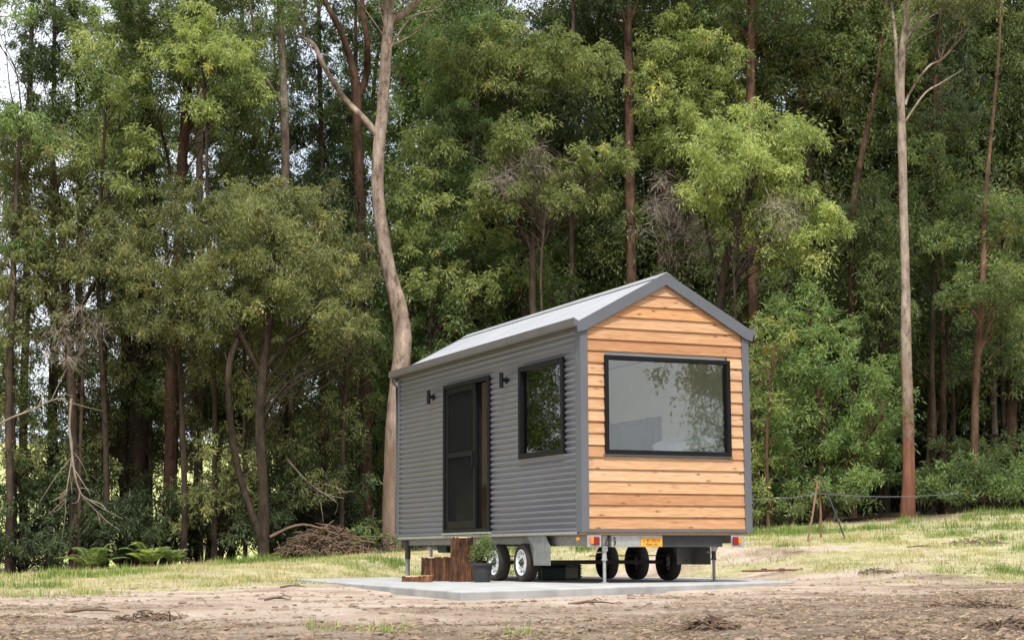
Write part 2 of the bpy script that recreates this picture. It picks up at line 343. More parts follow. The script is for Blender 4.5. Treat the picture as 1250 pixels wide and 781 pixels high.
def ground_mat():
    m, t, p = new_mat('ground_soil_grass'); lk = t.links.new
    g = N(t, 'ShaderNodeTexCoord')
    def nse(s, d=6.0, r=.6, sc=(1, 1, 1)):
        mp = N(t, 'ShaderNodeMapping'); mp.inputs['Scale'].default_value = sc; lk(g.outputs['Object'], mp.inputs['Vector'])
        n = N(t, 'ShaderNodeTexNoise', Scale=s, Detail=d, Roughness=r); lk(mp.outputs[0], n.inputs['Vector']); return n.outputs['Fac']
    soil = ramp(t, [(.32, (.19, .135, .098)), (.43, (.40, .31, .24)), (.60, (.56, .47, .39))]); lk(nse(.9, 8.0, .68), soil.inputs['Fac'])
    sp = ramp(t, [(.36, (.35, .28, .24)), (.47, (.95, .93, .9)), (.62, (1, 1, 1)), (.72, (1.3, 1.25, 1.15))]); lk(nse(26, 10.0, .82, (1, .6, 1)), sp.inputs['Fac'])
    ms = N(t, 'ShaderNodeMixRGB', blend_type='MULTIPLY'); ms.inputs['Fac'].default_value = 1; lk(soil.outputs[0], ms.inputs[1]); lk(sp.outputs[0], ms.inputs[2])
    # darker mulch-strewn soil close to the camera and to the right
    at_ = N(t, 'ShaderNodeAttribute', attribute_name='zones'); sx = N(t, 'ShaderNodeSeparateColor'); lk(at_.outputs['Color'], sx.inputs[0])
    dk = ramp(t, [(.34, (.045, .032, .024)), (.48, (.18, .13, .092)), (.66, (.40, .315, .23))]); lk(nse(9, 12.0, .84), dk.inputs['Fac'])
    af = N(t, 'ShaderNodeAttribute', attribute_name='mulch')
    m0 = N(t, 'ShaderNodeMixRGB'); lk(af.outputs['Fac'], m0.inputs['Fac']); lk(ms.outputs[0], m0.inputs[1]); lk(dk.outputs[0], m0.inputs[2])
    gr = ramp(t, [(.35, (.26, .27, .11)), (.6, (.50, .43, .27))]); lk(nse(3, 6.0, .7), gr.inputs['Fac'])
    m1 = N(t, 'ShaderNodeMixRGB'); lk(sx.outputs[0], m1.inputs['Fac']); lk(m0.outputs[0], m1.inputs[1]); lk(gr.outputs[0], m1.inputs[2])
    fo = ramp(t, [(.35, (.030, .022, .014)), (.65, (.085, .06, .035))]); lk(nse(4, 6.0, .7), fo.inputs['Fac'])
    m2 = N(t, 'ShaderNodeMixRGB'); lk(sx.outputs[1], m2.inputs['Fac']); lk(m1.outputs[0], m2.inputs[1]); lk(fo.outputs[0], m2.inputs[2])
    me_ = ramp(t, [(.35, (.32, .36, .12)), (.65, (.52, .52, .22))]); lk(nse(.12, 6.0, .7), me_.inputs['Fac'])
    m3 = N(t, 'ShaderNodeMixRGB'); lk(sx.outputs[2], m3.inputs['Fac']); lk(m2.outputs[0], m3.inputs[1]); lk(me_.outputs[0], m3.inputs[2])
    lk(m3.outputs[0], p.inputs['Base Color']); p.inputs['Roughness'].default_value = .95; p.inputs['Specular IOR Level'].default_value = .15
    b = N(t, 'ShaderNodeBump', Strength=1.0, Distance=.022); lk(nse(34, 12.0, .85), b.inputs['Height']); lk(b.outputs[0], p.inputs['Normal'])
    return m
ground = mesh_np('ground', V, Fq, ground_mat(), smooth=True); tag(ground, kind='structure')
ca = ground.data.attributes.new('zones', 'FLOAT_COLOR', 'POINT')
ca.data.foreach_set('color', np.stack([gw, fw_, mw, np.ones_like(gw)], -1).astype(np.float32).ravel())
def mulch_w(x, y):
    return np.clip(sstep(3.0, -3.0, y-(12.3+1.9*np.clip(x-.5, 0, 6)+.5*np.clip(-x-2, 0, 5))+(fbm(x*.7, y*1.1+4, 4)-.47)*13), 0, 1)*.92
mu = ground.data.attributes.new('mulch', 'FLOAT', 'POINT'); mu.data.foreach_set('value', mulch_w(V[:, 0], V[:, 1]).astype(np.float32))

# concrete slab
b = MB(); b.prism(SLAB, -.14, 0, 'Z')
b.build('concrete_slab', M['concrete'], bevel=.012, label='pale flat concrete slab carrying the tiny house on wheels', cat='slab')

# grass blades: one mesh of stuff
def blades(name, P, h, wd, lean, tint, m, rng, label, cat):
    n = len(P); a = rng.random(n)*2*np.pi; d = np.stack([np.cos(a), np.sin(a), 0*a], -1); s = np.stack([-np.sin(a), np.cos(a), 0*a], -1)
    up = np.array([0, 0, 1.]); l = (lean*rng.random(n))[:, None]
    mid = P+(up*np.maximum(1-.5*l, .06)+d*l*.45)*(h*.55)[:, None]; tip = P+(up*np.maximum(1-.6*l, .02)+d*l)*h[:, None]
    ww = s*(wd/2)[:, None]
    V = np.stack([P-ww, P+ww, mid+ww*.8, mid-ww*.8, tip], 1).reshape(-1, 3); k = np.arange(n)[:, None]*5
    T = np.concatenate([k+[0, 1, 2], k+[0, 2, 3], k+[3, 2, 4]], 1).reshape(-1, 3)
    o = mesh_np(name, V, T, m, tint=np.repeat(tint, 3), nside=3)
    return tag(o, label, cat, kind='stuff')
def grass_mat(name, stops):
    m, t, p = new_mat(name); lk = t.links.new
    a = N(t, 'ShaderNodeAttribute', attribute_name='tint'); r = ramp(t, stops); lk(a.outputs['Fac'], r.inputs['Fac']); lk(r.outputs[0], p.inputs['Base Color'])
    p.inputs['Roughness'].default_value = .7; p.inputs['Specular IOR Level'].default_value = .2
    tl = N(t, 'ShaderNodeBsdfTranslucent'); lk(r.outputs[0], tl.inputs['Color']); ms = N(t, 'ShaderNodeMixShader'); ms.inputs['Fac'].default_value = .45
    lk(p.outputs[0], ms.inputs[1]); lk(tl.outputs[0], ms.inputs[2]); lk(ms.outputs[0], t.nodes['Material Output'].inputs['Surface'])
    return m
GM = grass_mat('grass_blades', [(0, (.12, .20, .04)), (.3, (.27, .35, .09)), (.55, (.48, .46, .19)), (.8, (.64, .55, .32)), (1, (.70, .60, .42))])
rng = np.random.default_rng(11)
n = 700000
x = rng.uniform(-14.5, 15, n); y = rng.uniform(15, 38, n)
cl = np.exp(-((x/ y)/.36)**6)
gwt, fo, me_ = ground_weights(x, y)
tuft = sstep(.40, .62, fbm(x*2.3, y*2.3, 3))
keep = rng.random(n) < np.clip(gwt*1.0*(.25+.75*tuft)*cl, 0, 1)
keep &= slab_dist(x, y) > .05
x, y = x[keep], y[keep]; nn = len(x)
green = sstep(.40, .58, fbm(x*.45+40, y*.7+20, 3)+.10*sstep(3, 6, x)*sstep(29, 33, y)+.04*sstep(30, 35, y)-.03)
tn = np.clip(.70-.60*green+rng.normal(0, .14, nn), 0, 1)
h = (.035+.085*rng.random(nn)**1.8)*(1+.8*green)*(.6+.8*tuft[keep])
P = np.stack([x, y, terr(x, y)-.01], -1)
blades('grass', P, h, .006+.006*rng.random(nn), 1.15, tn, GM, rng, 'green and straw coloured grass between bare soil and trees', 'grass')
# a few fresh tufts in the dirt and around the fence, still ground cover
def tufts(cs, seed, tlo, thi, hh):
    r = np.random.default_rng(seed); PP = []; TT = []; HH = []
    for (tx, ty, rad, cnt) in cs:
        xx = tx+r.normal(0, rad, cnt); yy = ty+r.normal(0, rad, cnt); PP.append(np.stack([xx, yy, terr(xx, yy)-.01], -1)); TT.append(r.uniform(tlo, thi, cnt)); HH.append(hh*(.4+r.random(cnt)))
    return np.concatenate(PP), np.concatenate(TT), np.concatenate(HH)
def gp(u, v):                          # ground point seen at a photo pixel
    d = ray(u, v); t = 3.0
    while t < 90:
        p = Vector((0, 0, HC))+d*t
        if p.z <= tz(p.x, p.y): return p
        t += .05
    return p
cs = []
for (u, v, rad, cnt) in [(105, 725, .22, 500), (30, 728, .25, 300), (1040, 690, .30, 420), (1075, 700, .3, 200), (470, 772, .10, 90), (395, 768, .07, 60), (260, 716, .2, 200), (940, 675, .35, 300), (1170, 690, .25, 120), (640, 775, .1, 50)]:
    p = gp(u, v); cs.append((p.x, p.y, rad, cnt))
PP, TT, HH = tufts(cs, 3, .1, .6, .11)
blades('grass_tufts', PP, HH*.8, np.full(len(PP), .008), 1.1, TT, GM, rng, 'scattered green tufts growing out of the bare soil', 'grass')
# dry stubble, straw and mulch litter on the soil
n = 210000; x = rng.uniform(-7, 7, n)*1.0; y = 7+rng.random(n)**1.3*19; x = x*(y/13)
mu_ = mulch_w(x, y); cl2 = sstep(.40, .66, fbm(x*2.4+5, y*2.4, 4)); keep = (rng.random(n) < (.012+.95*mu_)*(.10+.90*cl2)) & (slab_dist(x, y) > .06)
x, y = x[keep], y[keep]; nn = len(x); a = rng.random(nn)*6.283; tilt = np.abs(rng.normal(0, .22, nn)); ln_ = .012+.06*rng.random(nn)**2.5
D = np.stack([np.cos(a)*np.cos(tilt), np.sin(a)*np.cos(tilt), np.sin(tilt)], -1)*ln_[:, None]; P = np.stack([x, y, terr(x, y)+.004], -1)
S_ = np.stack([-np.sin(a)*.0022, np.cos(a)*.0022, np.full(nn, .0025)], -1)
Vs = np.stack([P-S_, P+S_, P+D+S_*.5, P+D-S_*.5], 1).reshape(-1, 3)
tag(mesh_np('straw_litter', Vs, np.arange(nn*4).reshape(-1, 4), grass_mat('straw_fibres', [(0, (.10, .065, .04)), (.4, (.27, .19, .12)), (.7, (.50, .40, .26)), (1, (.70, .60, .42))]), tint=np.clip(rng.normal(.42, .27, nn), 0, 1)), 'dry straw and mulch scattered over the bare soil', 'straw', kind='stuff')
# soil clods and stones
def clods():
    r = np.random.default_rng(8); ico = bmesh.new(); bmesh.ops.create_icosphere(ico, subdivisions=1, radius=1)
    bv = np.array([v.co[:] for v in ico.verts]); bf = np.array([[v.index for v in f.verts] for f in ico.faces]); ico.free()
    n = 26000; x = r.uniform(-7, 7, n); y = 7+r.random(n)**1.2*19; x = x*y/13; k = (slab_dist(x, y) > .1) & (r.random(n) < .25+.75*mulch_w(x, y)); x, y = x[k], y[k]; n = len(x)
    s = .004+.030*r.random(n)**5; V = bv[None]*(1+r.normal(0, .22, (n, len(bv), 1)))*s[:, None, None]*np.array([1.3, 1, .7])
    V = V+np.stack([x, y, terr(x, y)], -1)[:, None]; Fc = bf[None]+(np.arange(n)*len(bv))[:, None, None]
    o = mesh_np('soil_clods', V.reshape(-1, 3), Fc.reshape(-1, 3), mat('clod_soil', (.20, .14, .10), .95, 0, .5, 3), nside=3)
    tag(o, 'small brown clods of earth lying on the bare soil', 'clods', kind='stuff')
clods()

# ------------------------------------------------------------------ the tiny house (local: x across the gable, y along its length)
X0, Y0, TH = .8813, 21.3655, .4169
W, LN, ZB, ZT = 2.4, 6.669, .650, 3.18
house = empty('tiny_house', (X0, Y0, 0), TH, 'grey corrugated tiny house on wheels with a cedar gable', 'tiny house')
def part(mb, name, m, parent=house, **k): return mb.build(name, m, parent, **k)
def loc(x, y, z=0):
    c, s = math.cos(TH), math.sin(TH); return Vector((X0+c*x-s*y, Y0+s*x+c*y, z))
SL = .543                               # roof slope (rise / run)
def roof_z(x): return 3.965-SL*abs(x-1.2)
# corrugated wall sheets
def corr_wall(name, x, sgn, holes, parent=house):
    pitch, amp = .0785, .0128; zs = np.arange(ZB, 3.22, pitch/8); ys = sorted({0.07, LN-.05, *[h for ho in holes for h in ho[:2]]})
    prof = x+sgn*(.004+amp*(1+np.sin(2*np.pi*(zs-ZB)/pitch)))
    mb = MB(); bm = mb.bm
    for a, b_ in zip(ys, ys[1:]):
        mid = (a+b_)/2; seg = []
        for i, z in enumerate(zs):
            hid = any(h[0] <= mid <= h[1] and h[2] < z < h[3] for h in holes)
            seg.append(None if hid else (bm.verts.new((prof[i], a, z)), bm.verts.new((prof[i], b_, z))))
        for p, q in zip(seg, seg[1:]):
            if p and q: bm.faces.new((p[0], p[1], q[1], q[0]))
    bmesh.ops.remove_doubles(bm, verts=bm.verts, dist=1e-5)
    o = mb.build(name, M['sheet'], parent, smooth=False)
    for p in o.data.polygons: p.use_smooth = True
    return o
DOOR = (2.886, 4.647, .686, 2.888); SWIN = (.4507, 1.8577, 1.6379, 2.8888); GWIN = (.2988, 2.1402, 1.6188, 2.8714); RWIN = (2.12, 3.75, 1.62, 2.32)
corr_wall('corrugated_wall', 0, -1, [(DOOR[0]+.02, DOOR[1]-.02, DOOR[2]+.01, DOOR[3]-.02), (SWIN[0]+.02, SWIN[1]-.02, SWIN[2]+.02, SWIN[3]-.02)])
corr_wall('corrugated_wall', W, 1, [(RWIN[0]+.02, RWIN[1]-.02, RWIN[2]+.02, RWIN[3]-.02)])
def lining_wall(x0, x1, holes, m):      # flat inner wall with rectangular holes, made of blocks
    mb = MB(); ys = sorted({.09, LN-.09, *[h for ho in holes for h in ho[:2]]})
    for a, b_ in zip(ys, ys[1:]):
        mid = (a+b_)/2; z0 = .66; hs = sorted([h for h in holes if h[0] <= mid <= h[1]], key=lambda h: h[2])
        for h in hs:
            if h[2] > z0+.01: mb.box(x0, a, z0, x1, b_, h[2])
            z0 = h[3]
        mb.box(x0, a, z0, x1, b_, 3.14)
    return mb
part(lining_wall(.012, .09, [DOOR, SWIN], None), 'inner_wall', M['inner'])
part(lining_wall(W-.09, W-.012, [RWIN], None), 'inner_wall', M['inner'])
# end walls
fb = MB(); fb.prism([(.01, .66), (W-.01, .66), (W-.01, roof_z(0)-.16), (1.2, roof_z(1.2)-.16), (.01, roof_z(0)-.16)], LN-.08, LN-.02, 'Y')
part(fb, 'rear_wall', M['inner'])
fb = MB(); fb.prism([(.0, .65), (W, .65), (W, roof_z(0)-.14), (1.2, roof_z(1.2)-.14), (.0, roof_z(0)-.14)], LN-.018, LN+.0, 'Y')
part(fb, 'rear_cladding', M['sheet'])
gi = MB()
gi.box(.01, .02, .66, W-.01, .08, GWIN[2]); gi.box(.01, .02, GWIN[2], GWIN[0], .08, GWIN[3]); gi.box(GWIN[1], .02, GWIN[2], W-.01, .08, GWIN[3])
gi.prism([(.01, GWIN[3]), (W-.01, GWIN[3]), (W-.01, roof_z(0)-.16), (1.2, roof_z(1.2)-.16), (.01, roof_z(0)-.16)], .02, .08, 'Y')
part(gi, 'gable_wall', M['inner'])
# cedar weatherboards
def weatherboards():
    pitch = .1497; z0 = .680; V = []; Fc = []; T = []; r = random.Random(4)
    n = int((3.86-z0)/pitch)+1
    def clipx(z, lo, hi):               # extents inside the gable trim at height z
        lim = 1.2-(3.86-z)/SL*1.0 if z > 3.2 else .062
        lo2 = max(lo, max(.062, 1.2-(3.845-z)/SL)); hi2 = min(hi, min(W-.062, 1.2+(3.845-z)/SL)); return lo2, hi2
    for i in range(n):
        a = z0+i*pitch; b_ = a+pitch+.006; t = r.random()
        spans = [(.062, W-.062)]
        if b_ > GWIN[2]+.02 and a < GWIN[3]-.02: spans = [(.062, GWIN[0]+.02), (GWIN[1]-.02, W-.062)]
        for j, (lo, hi) in enumerate(spans):
            xs = [lo, hi]
            tt = t if j == 0 else r.random()
            (l0, h0), (l1, h1) = clipx(a, lo, hi), clipx(min(b_, 3.84), lo, hi)
            if h0 <= l0: continue
            if h1 < l1: l1 = h1 = 1.2
            k = len(V); bt = min(b_, 3.84); yo, yi = -.032+r.uniform(-.002, .002), -.012
            V += [(l0, yo, a), (h0, yo, a), (h1, yi, bt), (l1, yi, bt), (l0, .018, a), (h0, .018, a), (h1, .018, bt), (l1, .018, bt)]
            Fc += [(k, k+1, k+2, k+3), (k, k+4, k+5, k+1), (k+4, k+7, k+6, k+5), (k, k+3, k+7, k+4), (k+1, k+5, k+6, k+2), (k+3, k+2, k+6, k+7)]
            T += [tt]*6
    return mesh_np('cedar_cladding', V, Fc, M['cedar'], house, tint=T)
weatherboards()
# corner trims
for (a, b_) in ((-.038, .064), (W-.064, W+.038)):
    t_ = MB(); t_.box(a, -.045, .636, b_, .045 if a > 0 else .12, 3.28); part(t_, 'corner_trim', M['trim'], bevel=.004)
for (a, b_) in ((-.034, .03), (W-.03, W+.034)):
    t_ = MB(); t_.box(a, LN-.05, .64, b_, LN+.03, 3.28); part(t_, 'corner_trim', M['trim'], bevel=.004)
t_ = MB(); t_.box(.066, -.040, .636, W-.066, .03, .678); part(t_, 'base_trim', M['gutter'], bevel=.003)
for sx in (-1, 1):
    t_ = MB(); xx = -.030 if sx < 0 else W+.002
    t_.box(xx, .125, .612, xx+.028, LN+.02, .648); part(t_, 'base_rail', M['galv'], bevel=.003)
# barge boards: front and rear
for y0, y1 in ((-.075, -.048), (LN+.032, LN+.058)):
    bb = MB()
    xe = .105
    bb.prism([(-xe, roof_z(-xe)+.012), (1.2, roof_z(1.2)+.012), (W+xe, roof_z(-xe)+.012), (W+xe-.02, roof_z(-xe)-.115), (W-.02, roof_z(0)-.145), (1.2, roof_z(1.2)-.145), (.02, roof_z(0)-.145), (-xe+.02, roof_z(-xe)-.115)], y0, y1, 'Y')
    part(bb, 'barge_board', M['trim'], bevel=.003)
# corrugated roof sheets
def roof_sheet(sx):
    pitch = .076; ys = np.arange(-.046, LN+.032, pitch/8); wv = .008*np.sin(2*np.pi*ys/pitch)
    xs = [1.2, 1.2+sx*.65, 1.2+sx*1.325]; V = []
    for x_ in xs:
        for y_, wz in zip(ys, wv): V.append((x_, y_, roof_z(x_)+wz-.004))
    m_ = len(ys); Fc = [(i*m_+j, i*m_+j+1, (i+1)*m_+j+1, (i+1)*m_+j) for i in range(2) for j in range(m_-1)]
    o = mesh_np('roof_sheet', V, Fc, M['roof'], house, smooth=True)
roof_sheet(-1); roof_sheet(1)
rc = MB(); rc.prism([(1.06, roof_z(1.06)+.014), (1.2, roof_z(1.2)+.022), (1.34, roof_z(1.34)+.014), (1.2, roof_z(1.2)+.010)], -.08, LN+.06, 'Y'); part(rc, 'ridge_cap', M['roof'])
cl_ = MB()
cl_.prism([(.02, roof_z(.02)-.10), (1.2, roof_z(1.2)-.10), (W-.02, roof_z(.02)-.10), (W-.02, roof_z(.02)-.15), (1.2, roof_z(1.2)-.15), (.02, roof_z(.02)-.15)], .085, LN-.085, 'Y')
part(cl_, 'ceiling', M['inner'])
pt_ = MB(); pt_.prism([(.55, .66), (W-.095, .66), (W-.095, roof_z(0)-.16), (1.2, roof_z(1.2)-.16), (.55, roof_z(.55)-.16)], 4.78, 4.84, 'Y'); part(pt_, 'partition', mat('pale_ply', (.82, .68, .50), .6, 0, .08, 3, stretch=(1, 1, 8)))
# gutters with soffit
for sx in (-1, 1):
    def gxs(v): return v if sx < 0 else W-v
    gt = MB(); prof = [(-.035, 3.215), (-.125, 3.215), (-.142, 3.235), (-.138, 3.325), (-.130, 3.325), (-.132, 3.24), (-.118, 3.226), (-.035, 3.226)]
    gt.prism([(gxs(a), b_) for a, b_ in prof], -.072, LN+.17, 'Y')
    gt.prism([(gxs(a), b_) for a, b_ in [(-.035, 3.22), (-.138, 3.232), (-.138, 3.322), (-.035, 3.26)]], -.0745, -.0722, 'Y')
    gt.prism([(gxs(a), b_) for a, b_ in [(-.035, 3.22), (-.138, 3.232), (-.138, 3.322), (-.035, 3.26)]], LN+.1702, LN+.173, 'Y')
    part(gt, 'gutter', M['gutter'], bevel=.003)
    sf = MB(); x1, x2 = sorted((gxs(-.034), gxs(.0))); sf.box(x1, .125, 3.17, x2, LN+.0, 3.26); part(sf, 'fascia', M['gutter'])
dp = MB(); dp.tube([(-.09, LN+.12, 3.21), (-.09, LN+.12, 3.15), (-.03, LN+.075, 3.06), (-.03, LN+.075, .7)], .022, 10); part(dp, 'downpipe', M['trim'], smooth=True)
# windows
def window(plane, rect, fr, y_out, y_in, name='window', mull=None):
    a0, a1, z0, z1 = rect
    wn = MB()
    def bx(p0, p1, q0, q1, o0=y_out, o1=y_in):
        if plane == 'Y': wn.box(p0, o0, q0, p1, o1, q1)
        else: wn.box(min(o0, o1), p0, q0, max(o0, o1), p1, q1)
    bx(a0, a1, z1-fr, z1); bx(a0, a1, z0, z0+fr); bx(a0, a0+fr, z0+fr, z1-fr); bx(a1-fr, a1, z0+fr, z1-fr)
    if mull: bx(mull[0], mull[1], z0+fr, z1-fr)
    w_ = part(wn, name, M['black'], bevel=.003)
    g = MB(); mid = y_out+(y_in-y_out)*.4
    if plane == 'Y': g.box(a0+fr-.005, mid-.003, z0+fr-.005, a1-fr+.005, mid+.003, z1-fr+.005)
    else: g.box(mid-.003, a0+fr-.005, z0+fr-.005, mid+.003, a1-fr+.005, z1-fr+.005)
    part(g, 'pane', M['glass'], w_); return w_
window('Y', GWIN, .052, -.062, .07)
window('X', SWIN, .070, -.060, .08)
window('X', RWIN, .050, W+.05, W-.085, mull=(2.62, 2.74))
fl = MB(); fl.box(-.040, SWIN[0]-.02, SWIN[2]-.022, -.022, SWIN[1]+.03, SWIN[2]-.003); part(fl, 'sill_flashing', M['galv_dull'])
fl = MB(); fl.box(GWIN[0]-.02, -.052, GWIN[2]-.02, GWIN[1]+.02, -.030, GWIN[2]-.003); part(fl, 'sill_flashing', M['trim'])
# sliding door
d0, d1, dz0, dz1 = DOOR
dr = MB(); dr.box(-.055, d0, dz1-.06, .08, d1, dz1); dr.box(-.055, d0, dz0, .08, d1, dz0+.05); dr.box(-.055, d0, dz0+.05, .08, d0+.07, dz1-.06); dr.box(-.055, d1-.06, dz0+.05, .08, d1, dz1-.06)
door = part(dr, 'door_frame', M['black'], bevel=.003)
sl = MB(); sl.box(-.03, 3.44, dz0+.052, .015, 3.52, dz1-.062); sl.box(-.03, 4.50, dz0+.052, .015, d1-.062, dz1-.062); sl.box(-.03, 3.52, dz0+.052, .015, 4.50, dz0+.17); sl.box(-.03, 3.52, dz1-.14, .015, 4.50, dz1-.062); sl.box(-.028, 3.52, 1.79, .013, 4.50, 1.86)
sdo = part(sl, 'sliding_door', M['black'], house, bevel=.003)
sc_ = MB(); sc_.box(-.012, 3.515, dz0+.16, -.004, 4.505, dz1-.135); part(sc_, 'screen', M['screen'], sdo)
s2 = MB(); s2.box(.022, 3.40, dz0+.052, .06, 3.47, dz1-.062); s2.box(.022, 4.46, dz0+.052, .06, 4.53, dz1-.062); s2.box(.022, 3.47, dz0+.052, .06, 4.46, dz0+.13); s2.box(.022, 3.47, dz1-.12, .06, 4.46, dz1-.062)
gd = part(s2, 'glass_door', M['black'], house); s3 = MB(); s3.box(.038, 3.465, dz0+.125, .044, 4.465, dz1-.115); part(s3, 'pane', M['glass'], gd)
hd = MB(); hd.box(-.075, 3.455, 1.62, -.032, 3.485, 1.84); hd.box(-.034, 3.450, 1.60, -.0302, 3.49, 1.86); part(hd, 'handle', M['black'], sdo, bevel=.004)
th_ = MB(); th_.box(-.06, d0-.03, .655, .0, d1+.03, .684); part(th_, 'threshold', M['galv'])
# wall lamps (up and down)
for ly, lz in ((5.115, 2.763), (2.312, 2.755)):
    lm = MB(); lm.cyl((-.105, ly, lz-.105), (-.105, ly, lz+.105), .030, n=24); l_ = part(lm, 'wall_lamp', M['black'], smooth=True)
    lb = MB(); lb.box(-.095, ly-.018, lz-.02, -.02, ly+.018, lz+.03); lb.cyl((-.030, ly, lz), (-.018, ly, lz), .05, n=20); part(lb, 'bracket', M['black'], l_)
# floor, interior
fo_ = MB(); fo_.box(.0, .0, .602, W, LN, .658); part(fo_, 'floor', M['floorw'])
# chassis
ch = MB()
for xx in (.10, W-.16):
    ch.prism([(.03, .60), (6.6, .60), (6.6, .52), (1.35, .50), (1.12, .468), (.03, .468)] if xx < 1 else [(.03, .60), (6.6, .60), (6.6, .50), (.03, .50)], xx, xx+.06, 'X')
for yy in (.9, 1.9, 2.9, 3.8, 4.7, 5.6, 6.4): ch.box(.165, yy, .50, W-.165, yy+.06, .60)
ch.box(.0, LN-.05, .54, W, LN+.0, .60)
part(ch, 'chassis', M['galv_dull'], bevel=.003)
cd = MB(); cd.box(1.135, .045, .452, 2.03, .06, .60); part(cd, 'rear_crossmember', M['chassis'])
rp = MB(); rp.box(.405, .02, .452, 1.132, .035, .600); rp.box(.405, .034, .452, .415, .12, .600); rpl = part(rp, 'rear_panel', M['galv'], bevel=.003)
kn = MB(); kn.tube([(.43, .012, .575), (.45, .0, .56), (.44, .005, .53), (.45, .0, .50), (.435, .01, .475)], .008, 6); part(kn, 'cable', M['black'], rpl)
npn = MB(); npn.box(.815, .010, .456, 1.126, .018, .566); npl = part(npn, 'number_plate', M['plate'], rpl, bevel=.003)
def text(body, size, loc_, parent, m, name='lettering', rot=(R(90), 0, 0), ext=.0015):
    c = bpy.data.curves.new(name, 'FONT'); c.body = body; c.size = size; c.extrude = ext; c.align_x = 'CENTER'; c.align_y = 'CENTER'
    o = bpy.data.objects.new(name, c); COL.objects.link(o); o.rotation_euler = rot; o.location = loc_
    bpy.context.view_layer.update(); dg = bpy.context.evaluated_depsgraph_get(); me = bpy.data.meshes.new_from_object(o.evaluated_get(dg))
    o2 = bpy.data.objects.new(name, me); o2.location = loc_; o2.rotation_euler = rot; COL.objects.link(o2); bpy.data.objects.remove(o)
    me.materials.clear(); me.materials.append(m); o2.parent = parent; return o2
text('U 40 5053A', .052, (.97, .0085, .532), npl, M['ink'])
text('TRAIL VIC', .040, (.97, .0085, .484), npl, M['ink'])
# tail lights
for lx in (.045, 2.125):
    br = MB(); br.box(lx, -.02, .452, lx+.195, -.008, .600); br_ = part(br, 'tail_light_bracket', M['galv'], bevel=.002)
    base = lx+.035; am = MB(); rd = MB()
    if lx < 1: am.box(base, -.048, .49, base+.045, -.0205, .575); rd.box(base+.0455, -.052, .475, base+.125, -.0205, .580)
    else: rd.box(base-.02, -.052, .475, base+.06, -.0205, .580); am.box(base+.0605, -.048, .49, base+.105, -.0205, .575)
    part(am, 'indicator_lens', M['amber'], br_, bevel=.008); part(rd, 'tail_light', M['red'], br_, bevel=.012)
sm = MB(); sm.cyl((-.02, .09, .55), (-.05, .09, .55), .022, n=14); part(sm, 'side_marker', M['amber'])
# wheels
def tyre_prof(r, wd):
    h = wd/2; return [(r*.66, -h*.78), (r*.74, -h*.95), (r*.88, -h), (r*.965, -h*.86), (r, -h*.6), (r*1.002, 0), (r, h*.6), (r*.965, h*.86), (r*.88, h), (r*.74, h*.95), (r*.66, h*.78), (r*.60, h*.5), (r*.6, -h*.5), (r*.66, -h*.78)]
RW = .256
def wheel(xc, yc, side):
    ty = MB(); ty.lathe(tyre_prof(RW, .17), 'X', (xc, yc, RW+.001), 48); t_ = part(ty, 'wheel', M['rubber'], smooth=True)
    s = side
    rm = MB(); xo = xc+s*.070
    prof = [(RW*.69, s*.075), (RW*.65, s*.078), (RW*.60, s*.05), (RW*.56, s*.045), (RW*.40, s*.058), (RW*.26, s*.060), (RW*.22, s*.045), (RW*.20, s*.045), (.0005, s*.045)]
    rm.lathe([(r, h) for r, h in prof], 'X', (xc, yc, RW+.001), 40); rim = part(rm, 'rim', M['rim'], t_, smooth=True)
    for k in range(10):
        ho = MB(); a = 2*math.pi*k/10; ho.cyl((xc+s*.045, yc+RW*.48*math.cos(a), RW+RW*.48*math.sin(a)), (xc+s*.0545, yc+RW*.48*math.cos(a), RW+RW*.48*math.sin(a)), .014, n=12)
        part(ho, 'vent_hole', M['black'], t_)
    hb = MB(); hb.cyl((xc+s*.045, yc, RW), (xc+s*.095, yc, RW), .030, .024, 20)
    for k in range(5):
        a = 2*math.pi*(k+.5)/5; hb.cyl((xc+s*.045, yc+.057*math.cos(a), RW+.057*math.sin(a)), (xc+s*.072, yc+.057*math.cos(a), RW+.057*math.sin(a)), .010, n=6)
    part(hb, 'hub', M['rope'], t_)
for yc in (1.95, 2.89, 3.84):
    wheel(.095, yc, -1); wheel(W-.115, yc, 1)
    ax = MB(); ax.bar((.2, yc, RW), (W-.2, yc, RW), .05, .05); ax.box(.19, yc-.35, .335, .235, yc+.35, .35); ax.box(W-.235, yc-.35, .335, W-.19, yc+.35, .35); part(ax, 'axle', M['chassis'])
# mudguards: folded plate down behind the last wheel, one each side, near one with a sloped brace
for sx, m_ in ((0, 1), (1, -1)):
    def mx_(v): return v if sx == 0 else W-v
    mg = MB()
    a_, b_ = sorted((mx_(-.004), mx_(.008)))
    mg.prism([(1.72, .61), (1.70, .58), (1.50, .46), (1.50, .22), (1.485, .22), (1.485, .452), (1.66, .60), (1.66, .61)], *sorted((mx_(.0), mx_(.235))), 'X')
    mg.prism([(1.70, .61), (1.50, .455), (1.49, .22), (.98, .22), (.98, .462), (1.12, .61)], a_, b_, 'X')
    part(mg, 'mudguard', M['galv_dull'], bevel=.002)
